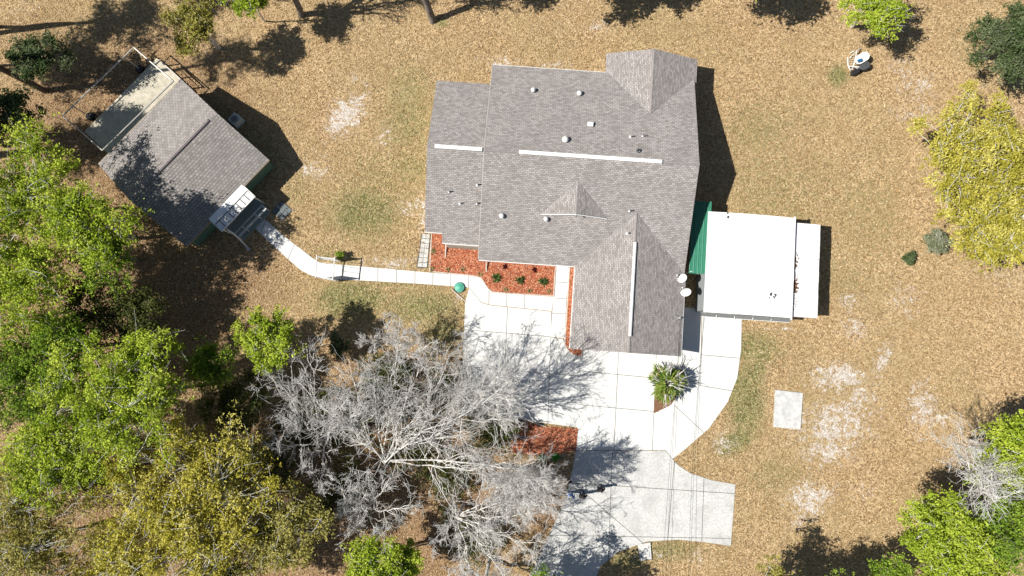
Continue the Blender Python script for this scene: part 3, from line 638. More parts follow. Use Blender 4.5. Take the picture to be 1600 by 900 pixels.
# ------------------------------------------------------------------ garden arbor on the walk, potted bush
tl, tr, bl, br = P(495, 401, 2.1), P(523, 404, 2.1), P(493, 432, 2.1), P(520, 436, 2.1)
cz = (tl + br) / 2; ar = thing('garden_arbor', (cz.x, cz.y, .02), 'white metal garden arbor with lattice sides straddling the walk', 'arbor')
for a, c in ((tl, bl), (tr, br)):
    for q in (a, c): b = MB(); b.tube([(q.x, q.y, .02), (q.x, q.y, 2.1)], .045, 7); b.build('upright', M_WHITE, ar)
    b = MB(); e = (a - c).normalized() * .12; b.tube([a + e, a.lerp(c, .5) + Vector((0, 0, .06)), c - e], .05, 7); b.build('cross_bar', M_WHITE, ar)
for a, c in ((tl, tr), (bl, br)):
    for z in (.35, 1.1, 1.8, 2.08): b = MB(); b.tube([(a.x, a.y, z), (c.x, c.y, z)], .03, 6); b.build('side_rail', M_WHITE, ar)
    for k in range(1, 11):
        f = k / 11; q = a.lerp(c, f); b = MB() if k == 1 else b; b.tube([(q.x, q.y, .35), (q.x, q.y, 2.05)], .022, 4)
    for k in range(12): z = .42 + k * .14; b.tube([(a.x, a.y, z), (c.x, c.y, z)], .018, 4)
    b.build('lattice', M_WHITE, ar)
for k in (1, 2, 3):
    f = k / 4; b = MB(); b.tube([tl.lerp(bl, f) + Vector((0, 0, .03)), tr.lerp(br, f) + Vector((0, 0, .03))], .014, 5); b.build('top_rod', M_WHITE, ar)

# ------------------------------------------------------------------ shed
SC = Vector((-27.66, 15.2, 0)); SAZ = R(47.7); su = Vector((math.cos(SAZ), math.sin(SAZ), 0)); sw = Vector((math.sin(SAZ), -math.cos(SAZ), 0))  # sw points to the porch side
def sx(p): return SC + su * p[0] + sw * p[1] + Vector((0, 0, p[2]))
shed = thing('shed', SC, 'green sided shed with dark shingle gable roof at the wood edge', 'shed')
SLN, SWD, SEZ, SRZ = 4.98, 5.2, 2.5, 4.3
slope([(-SLN, SWD, SEZ), (SLN, SWD, SEZ), (SLN, 0, SRZ), (-SLN, 0, SRZ)], m=M_SHEDSH, par=shed, course=.24, step=.014, xf=sx)
slope([(SLN, -SWD, SEZ), (-SLN, -SWD, SEZ), (-SLN, 0, SRZ), (SLN, 0, SRZ)], m=M_SHEDSH, par=shed, course=.24, step=.010, xf=sx)
b = MB(sx); b.box((.3, 0, SRZ + .03), (7.6, .26, .08)); b.build('ridge_vent', mat('brown_grey_vent', (.30, .265, .26), .8, .3, 4), shed)
b = MB(sx); b.box((.3, 0, SRZ + .09), (7.6, .12, .05)); b.build('ridge_vent_top', MATS['brown_grey_vent'], shed)
b = MB(sx)
pr = [(-4.85, 0), (4.85, 0), (4.85, 2.36), (0, 4.05), (-4.85, 2.36)]
for x in (-4.75, 4.75): b.poly([(x, q[0], q[1]) for q in pr])
for i in range(5): j = (i + 1) % 5; b.poly([(-4.75, *pr[i]), (4.75, *pr[i]), (4.75, *pr[j]), (-4.75, *pr[j])])
b.build('wall', M_SHEDWALL, shed)
for k in range(10):
    b = MB(sx) if k == 0 else b; b.box((0, 4.868, .2 + k * .23), (9.5, .03, .21))
b.build('siding_boards', M_SHEDWALL, shed)
b = MB(sx); b.box((0, SWD + .02, SEZ - .07), (9.96, .05, .14)); b.build('fascia', mat('tan_fascia', (.42, .33, .23), .8, .3, 4), shed)
b = MB(sx); b.box((0, -SWD - .02, SEZ - .07), (9.96, .05, .14)); b.build('fascia', MATS['tan_fascia'], shed)
b = MB(sx); b.box((-.9, 4.9, 1.1), (1.0, .08, 2.05)); d_ = b.build('door', M_WHITE, shed);
b = MB(sx); b.box((-.5, 4.97, 1.0), (.05, .08, .12)); b.build('handle', M_STEEL, d_)
# porch awning with railing
aw = thing('porch_awning', sx((-.6, 5.9, 0)), 'white sheet metal porch awning with ribbed outer half on the shed', 'awning')
def ax_(p): return sx(p)
AX0, AX1 = -2.05, 1.9
AM = (AX0 + AX1) / 2
za = lambda v: 2.56 - .10 * (v - 4.9)
b = MB(sx); b.poly([(AX0, 4.95, za(5)), (AX1, 4.95, za(5)), (AX1, 5.66, za(5.66)), (AX0, 5.66, za(5.66))]); o = b.build('inner_sheet', M_MEMBRANE, aw); o.modifiers.new('s', 'SOLIDIFY').thickness = .03
for k in range(8):
    x0 = AX0 + (AX1 - AX0) * k / 8; x1 = AX0 + (AX1 - AX0) * (k + 1) / 8 - .05
    b = MB(sx); b.poly([(x0 + .02, 5.70, za(5.7)), (x1, 5.70, za(5.7)), (x1, 6.42, za(6.42)), (x0 + .02, 6.42, za(6.42))]); o = b.build('panel', M_LEANTO, aw); o.modifiers.new('s', 'SOLIDIFY').thickness = .02
    b = MB(sx); b.box((x1 + .045, 6.06, za(6.06)), (.05, .72, .05)); b.build('rib', M_DARK, aw)
b = MB(sx); b.box((AM, 5.68, za(5.68) + .015), (AX1 - AX0, .06, .05)); b.build('cross_rib', M_DARK, aw)
b = MB(sx)
for c, d in (((AM, 6.46, za(6.46)), (AX1 - AX0 + .1, .07, .12)), ((AX0 - .02, 5.7, za(5.7)), (.06, 1.46, .10)), ((AX1 + .02, 5.7, za(5.7)), (.06, 1.46, .10))): b.box(c, d)
b.build('edge_frame', M_WHITE, aw)
for x in (AX0 + .1, AX1 - .1): b = MB(sx); b.box((x, 6.4, 1.15), (.09, .09, 2.32)); b.build('post', M_WHITE, aw)
pr_ = thing('porch', sx((AM, 6.2, 0)), 'grey green shed porch deck with open railing above the diagonal walk', 'porch')
b = MB(sx); b.box((AM, 5.9, .2), (3.5, 1.9, .36)); b.build('deck_floor', mat('grey_green_deck', (.26, .31, .30), .8, .2, 4), pr_)
RL = mat('pale_rail', (.50, .53, .52), .6, .15, 4)
b = MB(sx); b.box((AM, 7.28, 1.05), (3.5, .17, .07)); b.build('top_rail', RL, pr_)
b = MB(sx); b.box((AM, 6.84, 1.05), (3.5, .10, .07)); b.build('inner_rail', RL, pr_)
for x in (AM - 1.7, AM - .75, AM + .75, AM + 1.7):
    b = MB(sx); b.box((x, 7.06, 1.04), (.15, .50, .06)); b.build('rail_tie', RL, pr_)
    b = MB(sx); b.box((x, 7.25, .54), (.09, .09, 1.08)); b.build('baluster', RL, pr_)
b = MB(sx); b.box((AM, 7.1, .12), (3.3, .7, .2)); b.build('lower_step', MATS['grey_green_deck'], pr_)
b = MB(sx); b.tube([(AX0 + .35, 6.5, 2.2), (AX0 + .4, 7.0, 2.0), (AX0 + .25, 7.55, .9), (AX0 + .1, 8.0, .3)], .06, 7); b.build('downpipe', M_WHITE, aw)
b = MB(sx); b.tube([(AX0 + .12, 7.9, .35), (AX0, 8.4, .1)], [.06, .17], 8); b.build('spout', M_STEEL, aw)
b = MB(sx); b.box((2.35, 8.05, -.02), (1.35, 1.35, .04)); pv = b.build('porch_paving', M_JOINT); tag(pv, 'small grid of dark square pavers beside the shed porch', kind='structure')
for i in range(3):
    for j in range(3): b = MB(sx); b.box((1.93 + j * .42, 7.63 + i * .42, .02), (.38, .38, .06)); b.build('paver', mat('dark_paver', (.16, .19, .20), .85, .3, 4), pv)
# air conditioner
c = P(368, 187, .5); t = thing('air_conditioner', (c.x, c.y, 0), 'pale box air conditioner unit standing in shade beside the shed', 'air conditioner')
b = MB(); b.box((c.x, c.y, .40), (.85, .8, .72), SAZ); b.build('casing', mat('pale_casing', (.6, .6, .57), .5, .1, 4), t)
b = MB(); b.lathe((c.x, c.y, .765), [(.33, 0), (.33, .02), (.06, .05), (.001, .05)], 18); b.build('fan_grille', M_BLACK, t)
b = MB(); b.box((c.x, c.y, .03), (1.0, .95, .1), SAZ); b.build('pad', M_SLABOLD, t)
for k in range(3): b = MB(); b.lathe((c.x, c.y, .79), [(.32 - k * .1, 0), (.32 - k * .1, .025), (.29 - k * .1, .025), (.29 - k * .1, 0)], 18); b.build('grille_ring', M_STEEL, t)
# back deck boards and the open awning frame over it
dk = thing('back_deck', sx((.6, -6.7, 0)), 'weathered bare timber deck behind the shed', 'deck')
nb = 60; dx0, dx1 = -4.2, 4.8
for k in range(nb):
    x = dx0 + (dx1 - dx0) * (k + .5) / nb; b = MB(sx); b.box((x, -7.3 + random.uniform(-.02, .02), .28 + random.uniform(-.004, .004)), ((dx1 - dx0) / nb - .015, 4.5, .04)); b.build('plank', M_DECK, dk)
b = MB(sx)
for v in (-5.4, -7.3, -9.3): b.box((.3, v, .13), (8.9, .09, .26))
b.build('joist', M_BARK, dk)
b = MB(sx)
for v in (-8.6, -6.9, -5.5): b.box((4.86, v, .65), (.09, .09, 1.3))
b.box((4.86, -6.9, 1.28), (.12, 2.9, .05)); b.box((4.86, -6.9, .85), (.05, 2.8, .05)); b.build('railing', M_EDGE, dk)
fz = 2.35; A4, B4, C4 = P(98, 181, fz), P(209, 74, fz), P(271, 127, fz); D4 = A4 + (C4 - B4)
fr = thing('awning_frame', P(170, 140, 0), 'bare pale metal awning frame without fabric over the back deck', 'frame')
for nm, a, c in (('front_rail', A4, B4), ('side_rail', B4, C4), ('side_rail', A4, D4), ('back_rail', D4, C4)): b = MB(); b.tube([a, c], .06, 8); b.build(nm, M_TUBE, fr)
for f in (.14, .86):
    q = A4.lerp(B4, f); b = MB(); b.tube([q, (q.x + .15, q.y - .15, .0)], .045, 8); b.build('post', M_TUBE, fr)
    b = MB(); b.lathe((q.x + .15, q.y - .15, 0), [(.36, 0), (.36, .22), (.3, .3), (.001, .3)], 18); b.build('base_weight', M_BLACK, fr)

# ------------------------------------------------------------------ white and dark padded frame lying in the yard
c = P(1341, 98, 0.3); eq = thing('yard_equipment', (c.x, c.y, 0), 'white tubular frame with a white and a dark oval pad standing on leaves', 'equipment')
def eqp(x, y, z=0.0): q = P(1300 + x / 12.86, 60 + y / 12.86, z); return q
def pad(p, q, r, th, m, name):
    d = (q - p); n = 14; a = d.normalized(); s = a.cross(Vector((0, 0, 1))).normalized(); u = s.cross(a); b = MB(); ring = []
    for k in range(24):
        t_ = 2 * math.pi * k / 24; e = Vector((0, 0, 0)); cx = (d.length / 2 - r) * (1 if math.cos(t_) > 0 else -1)
        ring.append((p + q) / 2 + a * (cx + r * math.cos(t_)) + s * r * math.sin(t_))
    b.poly([v + u * th for v in ring]); b.poly([v - u * th for v in ring])
    for k in range(24): l = (k + 1) % 24; b.poly([ring[k] - u * th, ring[l] - u * th, ring[l] + u * th, ring[k] + u * th])
    o = b.build(name, m, eq); bv = o.modifiers.new('b', 'BEVEL'); bv.width = .03; bv.segments = 2; return o
pad(eqp(470, 480, .8), eqp(740, 310, 1.05), .40, .06, M_WHITE, 'white_pad')
pad(eqp(560, 600, .6), eqp(760, 500, .8), .32, .06, M_DARK, 'dark_pad')
pad(eqp(380, 720, .35), eqp(560, 610, .5), .22, .1, M_BLACK, 'seat')
b = MB(); q = eqp(560, 440, 1.15); b.box(q, (.35, .22, .18), .3); b.build('clamp', M_BLUE, eq)
for pts in (((320, 380, .05), (320, 540, .05), (370, 640, .3)), ((360, 390, .05), (500, 250, .6), (470, 400, .9)), ((500, 250, .6), (575, 200, .05)), ((400, 630, .3), (440, 520, .8), (480, 400, .9)), ((440, 560, .75), (545, 575, .75)), ((360, 300, .05), (450, 250, .1)), ((330, 560, .1), (420, 560, .7), (540, 615, .5))):
    b = MB(); b.tube([eqp(*p) for p in pts], .045, 7); b.build('frame_tube', M_WHITE, eq)
for k in range(5): b = MB(); b.tube([eqp(330 + k * 12, 520 - k * 42, .08), eqp(460, 500 - k * 40, .6)], .02, 5); b.build('rung', M_EDGE, eq)
for (x, y) in ((400, 720), (590, 650)):
    q = eqp(x, y, .12); b = MB(); b.tube([q - Vector((.12, .02, 0)), q + Vector((.12, .02, 0))], .12, 14); b.build('wheel', M_BLACK, eq)

# ------------------------------------------------------------------ trees
def curve_pts(a, c, n, wob, sag=0.0):
    a, c = np.array(a, float), np.array(c, float); L = np.linalg.norm(c - a); t = np.linspace(0, 1, n + 1)[:, None]
    off = np.cumsum(RNG.normal(0, wob * L / n, (n + 1, 3)), 0); off -= t * off[-1]; p = a + (c - a) * t + off * 1.0
    p[:, 2] += sag * L * np.sin(np.pi * t[:, 0]); return p
class Seg:
    def __init__(s): s.a = []; s.b = []; s.r = []; s.q = []
    def path(s, p, r0, r1):
        r = np.linspace(r0, r1, len(p)); s.a.append(p[:-1]); s.b.append(p[1:]); s.r.append(r[:-1]); s.q.append(r[1:])
    def mesh(s, name, n, off):
        return tubes_mesh(name, np.concatenate(s.a) - off, np.concatenate(s.b) - off, np.concatenate(s.r), np.concatenate(s.q), n)

PAL = {
 'bright': ((.16, .235, .02), (.33, .43, .04), (.50, .57, .09)),
 'fresh':  ((.10, .18, .02), (.19, .30, .035), (.31, .41, .06)),
 'gold':   ((.23, .215, .03), (.45, .41, .06), (.64, .58, .17)),
 'olive':  ((.18, .175, .035), (.33, .305, .07), (.46, .42, .15)),
 'dark':   ((.05, .085, .03), (.09, .13, .05), (.19, .22, .12)),
 'silver': ((.14, .17, .08), (.22, .24, .14), (.34, .35, .26)),
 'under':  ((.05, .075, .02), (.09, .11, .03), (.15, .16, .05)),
}
def leafy(name, label, px, py, z, r, rz, pal, leaves=11000, clumps=70, size=.12, twigs=260, base=None, bark=None, group=None, trunk=.18, flat=.55, cat='tree', seed=None):
    """a crown centred on a pixel at height z (m) with radius r; trunk stands below it on the ground"""
    c = np.array(P(px, py, z)); bpt = np.array(P(*base)) if base else np.array([c[0] * (1 + .5 * r / np.hypot(c[0], c[1])), c[1] * (1 + .5 * r / np.hypot(c[0], c[1])), 0.])
    bpt[2] = -.08; t = thing(name, tuple(bpt), label, cat, group); bark = bark or M_BARK; clumps = int(clumps * 1.7); r *= 1.22 if r > 1.5 else 1.0
    # clump centres through an uneven ellipsoid
    lob = RNG.normal(0, 1, (7, 3)); lob /= np.linalg.norm(lob, axis=1, keepdims=True)
    d = RNG.normal(0, 1, (clumps, 3)); d /= np.linalg.norm(d, axis=1, keepdims=True); d[:, 2] = np.where(d[:, 2] < -.3, -d[:, 2] * .6, d[:, 2])
    clumps_ = clumps; bulge = .66 + .42 * np.max(np.clip(d @ lob.T - .55, 0, 1), axis=1) * 2.0
    rad = (RNG.uniform(.05, 1, clumps) ** .5) * bulge
    cc = c + d * rad[:, None] * np.array([r, r, rz]); cc[:, 2] = np.maximum(cc[:, 2], .35)
    big, twg = Seg(), Seg()
    top = c + np.array([0, 0, -rz * .45]); top[2] = max(top[2], .3)
    tp = curve_pts(bpt, top, 6, .10); big.path(tp, trunk, trunk * .62)
    nl = max(4, min(9, clumps // 9)); order = RNG.permutation(clumps)[:nl]; limbs = []
    for i in order:
        e = top + (cc[i] - top) * .82; p = curve_pts(top + RNG.normal(0, .05, 3), e, 6, .16, .06); limbs.append(p); big.path(p, trunk * .48, trunk * .12)
    nodes = np.concatenate([l[2:] for l in limbs])
    for i in range(clumps):
        k = np.argmin(np.linalg.norm(nodes - cc[i], axis=1)); twg.path(curve_pts(nodes[k], cc[i], 4, .2), trunk * .14 + .008, .014)
    # fine twigs in clumps
    for _ in range(twigs):
        i = RNG.integers(clumps); q = cc[i] + RNG.normal(0, r * .11, 3); twg.path(curve_pts(cc[i], q, 2, .2), .016, .007)
    off = bpt
    link_mesh('trunk', big.mesh('trunk', 8, off), bark, t)
    link_mesh('twigs', twg.mesh('twigs', 4, off), M_PALETWIG if bark is M_PALEBARK else bark, t)['kind'] = 'stuff'
    # leaves
    wts = RNG.uniform(.35, 1.5, clumps); wts /= wts.sum(); cid = RNG.choice(clumps, leaves, p=wts)
    cs = min(r * .2, .85) * RNG.uniform(.30, .66, clumps)
    pos = cc[cid] + RNG.normal(0, 1, (leaves, 3)) * (cs[cid][:, None] * np.array([1, 1, flat])); pos[:, 2] = np.maximum(pos[:, 2], .05)
    # uneven sprigs: leaves gather on little shoots
    sp_ = RNG.normal(0, 1, (clumps * 14, 3)) * np.array([1, 1, flat]); sid = RNG.integers(0, 14, leaves); sprig = sp_[cid * 14 + sid] * cs[cid][:, None]
    pos = np.where(RNG.random((leaves, 1)) < .72, cc[cid] + sprig + RNG.normal(0, size * .95, (leaves, 3)), pos); pos[:, 2] = np.maximum(pos[:, 2], .05)
    nrm = RNG.normal(0, 1, (leaves, 3)) + np.array([-.45, 0, .95]); nrm /= np.linalg.norm(nrm, axis=1, keepdims=True)
    a = np.cross(nrm, RNG.normal(0, 1, (leaves, 3))); a /= np.linalg.norm(a, axis=1, keepdims=True); b_ = np.cross(nrm, a)
    L = (size * RNG.uniform(.55, 1.15, leaves))[:, None]; wd = L * RNG.uniform(.38, .62, (leaves, 1))
    V = np.stack([pos - a * L, pos - b_ * wd + nrm * wd * .3, pos + a * L, pos + b_ * wd + nrm * wd * .3], 1).reshape(-1, 3) - off
    p3 = np.array(PAL[pal]); ct = RNG.uniform(0, 1, clumps); tcol = np.clip(ct[cid] * .75 + RNG.uniform(0, .4, leaves), 0, 1)[:, None]
    col = np.where(tcol < .5, p3[0] + (p3[1] - p3[0]) * tcol * 2, p3[1] + (p3[2] - p3[1]) * (tcol * 2 - 1)) * RNG.uniform(.75, 1.2, (leaves, 1))
    o = link_mesh('crown', np_mesh('crown', V, 4, np.repeat(np.concatenate([col, np.ones((leaves, 1))], 1), 4, 0)), M_LEAF, t)
    return t

NSEG = []
def bare(name, label, fork, base, tips, r0=.2, dens=1.0, group=None, bark=None, twigmat=None, spread=1.0, lvl=3, tw=.0125):
    """leafless tree: limbs run from a fork to given tips; each throws off branches and fans of twigs"""
    bpt = np.array(base, float); fk = np.array(fork, float); t = thing(name, tuple(bpt), label, 'tree', group)
    big, mid, fine = Seg(), Seg(), Seg()
    big.path(curve_pts(bpt, fk, 5, .08), r0, r0 * .8)
    def grow(p0, d, L, r, lev):
        n = 4 if lev > 1 else (3 if lev else 2); e = p0 + d * L; p = curve_pts(p0, e, n, .2, RNG.uniform(-.08, .10)); (mid if lev > 1 else fine).path(p, max(r, tw), max(r * .45, tw * .6))
        if lev <= 0: return
        k = RNG.poisson((5.5 if lev == 1 else 4.6) * dens) + 1
        for _ in range(k):
            f = RNG.uniform(.2, 1); i = min(int(f * n), n - 1); q = p[i] + (p[i + 1] - p[i]) * (f * n - i)
            nd = d + RNG.normal(0, .62, 3) * np.array([1, 1, .8]) * spread; nd[2] += .12; nd /= np.linalg.norm(nd)
            grow(q, nd, L * RNG.uniform(.38, .68), r * .45, lev - 1)
    for tip in tips:
        e = np.array(tip, float); L = np.linalg.norm(e - fk); n = 9; p = curve_pts(fk + RNG.normal(0, .06, 3), e, n, .16, .05); rl = r0 * RNG.uniform(.26, .42); big.path(p, rl, .02)
        d0 = (e - fk) / L
        m_ = int(6 + L * 2.1 * dens)
        for k in range(m_):
            f = RNG.uniform(.16, 1.0); i = min(int(f * n), n - 1); q = p[i] + (p[i + 1] - p[i]) * (f * n - i)
            nd = d0 * .8 + RNG.normal(0, .6, 3) * np.array([1, 1, .75]) * spread; nd[2] += .2; nd /= np.linalg.norm(nd)
            grow(q, nd, (1 - f * .55) * L * RNG.uniform(.18, .36) + .35, rl * (1 - f) * .5 + .016, lvl - 1)
    link_mesh('trunk', big.mesh('trunk', 8, bpt), bark or M_PALEBARK, t)
    if mid.a: link_mesh('branches', mid.mesh('branches', 5, bpt), bark or M_PALEBARK, t)['kind'] = 'stuff'
    link_mesh('twigs', fine.mesh('twigs', 3, bpt), twigmat or M_PALETWIG, t)['kind'] = 'stuff'; NSEG.append(sum(len(x) for x in fine.a) + sum(len(x) for x in mid.a))
    return t
T = lambda x, y, z: tuple(P(x, y, z))
G_ = lambda x, y: tuple(P(x, y, -.05))

# the pale leafless trees beside the court
bare('bare_tree', 'largest pale leafless tree with long white limbs spreading from a low fork', T(600,722,2.2), G_(612,712),
     [T(622,540,7.0), T(585,585,6.5), T(740,600,6.2), T(800,578,7.0), T(838,560,7.2), T(690,640,6.0), T(520,640,6.5), T(470,600,6.5), T(545,560,6.8), T(790,722,6.0), T(840,735,6.2), T(700,560,6.6), T(655,575,6.4)], .2, .62)
bare('bare_tree', 'pale leafless tree with drooping twig fans beside the gold green oaks', T(505,690,2.5), G_(525,675),
     [T(425,590,6.5), T(440,650,6.8), T(420,700,6.5), T(470,740,6.8), T(500,770,6.5), T(540,610,6.4), T(480,545,6.2), T(455,570,6.3), T(570,640,6.6)], .17, .62)
bare('bare_tree', 'round pale leafless tree below the long white limbs', T(572,795,2.4), G_(590,775),
     [T(530,760,5.8), T(560,735,6.0), T(610,745,6.0), T(640,790,5.8), T(600,840,6.2), T(540,840,6.0), T(520,810,5.8), T(575,800,6.8)], .15, .66)
bare('bare_tree', 'pale leafless tree overhanging the weathered drive near the road', T(715,810,2.5), G_(725,790),
     [T(850,800,6.5), T(845,850,6.8), T(780,890,6.8), T(720,890,6.5), T(790,770,6.2), T(840,760,6.2), T(700,750,6.0), T(680,850,6.0), T(770,830,7.2), T(740,920,6.5)], .17, .62)
bare('bare_tree', 'small upright pale leafless tree at the top of the thicket by the lawn', T(628,565,2.0), G_(635,575),
     [T(600,505,4.6), T(625,495,5.0), T(650,510,4.8), T(570,530,4.6), T(675,535,4.6), T(620,530,5.5)], .11, .8)
bare('bare_tree', 'pale leafless tree whose crown overhangs the parking court', T(735,650,2.5), G_(742,645),
     [T(730,530,6.0), T(770,545,6.2), T(830,600,6.5), T(800,610,6.6), T(760,585,6.8), T(700,590,6.2), T(825,640,6.4), T(790,660,5.8)], .15, .72)
bare('bare_tree', 'pale leafless tree spreading over the lower mulch bed toward the drive', T(770,745,2.5), G_(772,728),
     [T(855,735,7.0), T(868,765,7.2), T(862,795,7.2), T(820,770,7.6), T(835,745,8.0), T(790,800,6.8), T(850,755,8.4), T(840,790,8.0)], .17, 1.05)
bare('bare_tree', 'pale leafless tree by the road below the drooping twig fans', T(760,905,2.5), G_(765,872),
     [T(700,905,6.8), T(735,890,7.2), T(790,905,7.6), T(830,920,7.4), T(800,960,7.8), T(760,960,8.0), T(850,970,7.6), T(720,960,7.0)], .17, .62)
# dead branches on the right
bare('dead_tree', 'white dead tree with broken limbs leaning out beside bright green crowns', T(1552,790,4.5), G_(1540,760),
     [T(1478,688,9.0), T(1505,690,9.3), T(1495,712,9.0), T(1530,700,9.0), T(1540,730,9.2), T(1520,740,9.2)], .2, .6)
# tall trees along the back edge: trunks in view, crowns beyond the frame
bare('tall_tree', 'tall leafless tree with slanting grey trunk at the back edge nearer the shed', T(455,-10,4.0), G_(470,25),
     [T(470,-120,9), T(520,-90,9.5), T(430,-110,9), T(490,-60,8), T(540,-60,7.5), T(400,-80,8), T(460,-170,10), T(440,-30,6.5), T(500,-20,6.0)], .30, .55, 'tall trees along the back edge', M_BARK, M_BARK, 1.0, 3, .016)
bare('tall_tree', 'tall leafless tree with curved dark trunk at the back edge behind the house', T(660,-15,4.0), G_(676,32),
     [T(650,-110,9.5), T(700,-100,9), T(620,-120,9), T(740,-80,8.5), T(660,-60,8), T(600,-70,8)], .33, .8, 'tall trees along the back edge', M_BARK, M_BARK, 1.0, 3, .018)
# leafy crowns beyond the top of the frame that shade the back lawn
for px, py, z, r, lab in ((690,-95,9,2.6,'green crown of a tree just beyond the lawn behind the main roof'), (870,-70,8,2.6,'green crown of a tree beyond the lawn behind the back gable'), (960,-75,7.5,2.2,'green crown of a small tree beyond the lawn past the back gable'), (1180,-55,7,2.6,'green crown of a tree beyond the lawn behind the yard equipment'), (1130,-80,8,2.4,'darker green crown beyond the lawn right of the back gable')):
    leafy('oak_tree', lab, px, py, z, r, 1.8, 'fresh', 4200, 34, .17, 60, group='oaks beyond the back lawn')
# pines at the far left
def pine(base, h, lab, lean=(0, 0), crown=2.6):
    bp = np.array(P(*base)); bp[2] = -.08; t = thing('pine_tree', tuple(bp), lab, 'tree', 'tall pines at the wood edge'); tpnt = bp + np.array([lean[0], lean[1], h]); big, tw = Seg(), Seg()
    tr_ = curve_pts(bp, tpnt, 10, .03); big.path(tr_, .27, .07); V = []; C = []
    for k in range(26):
        f = RNG.uniform(.72, 1.0); i = min(int(f * 10), 9); q = tr_[i] + (tr_[i + 1] - tr_[i]) * (f * 10 - i); a = RNG.uniform(0, 6.28); L = crown * (1.25 - f) * 2.2 * RNG.uniform(.6, 1); e = q + np.array([math.cos(a) * L, math.sin(a) * L, RNG.uniform(-.2, .7)]); p = curve_pts(q, e, 4, .1); tw.path(p, .05, .015)
        n = 90; u = RNG.uniform(.35, 1.08, n)[:, None]; pos = q + (e - q) * u + RNG.normal(0, .28, (n, 3)); d = RNG.normal(0, 1, (n, 3)); d /= np.linalg.norm(d, axis=1, keepdims=True); s = np.cross(d, RNG.normal(0, 1, (n, 3))); s /= np.linalg.norm(s, axis=1, keepdims=True)
        V.append(np.stack([pos - d * .2, pos + s * .07, pos + d * .2, pos - s * .07], 1).reshape(-1, 3) - bp); c = np.array([.05, .10, .03]) * RNG.uniform(.6, 1.5, (n, 1)); C.append(np.repeat(np.concatenate([c, np.ones((n, 1))], 1), 4, 0))
    link_mesh('trunk', big.mesh('trunk', 9, bp), M_PINEBARK, t); link_mesh('branches', tw.mesh('branches', 5, bp), M_PINEBARK, t)['kind'] = 'stuff'; link_mesh('crown', np_mesh('crown', np.concatenate(V), 4, np.concatenate(C)), M_LEAF, t)
pine((72,140), 24, 'tall pine with thick dark trunk standing by the awning frame', (-.6, .3))
pine((8,228), 15, 'tall pine with thinner trunk behind the awning frame, toward the bright oaks', (-.6, .2))
pine((-60,60), 18, 'tall pine beyond the wood edge behind the shed, farthest back', (0, 0)); pine((-70,250), 17, 'tall pine beyond the wood edge level with the shed roof', (0, 0)); pine((-130,130), 18, 'tall pine deep in the wood behind the awning frame', (0, 0)); pine((110,-50), 15, 'tall pine beyond the back edge of the leaf strewn yard', (0, 0)); pine((20,-20), 16, 'tall pine at the back corner of the wood', (0,0))
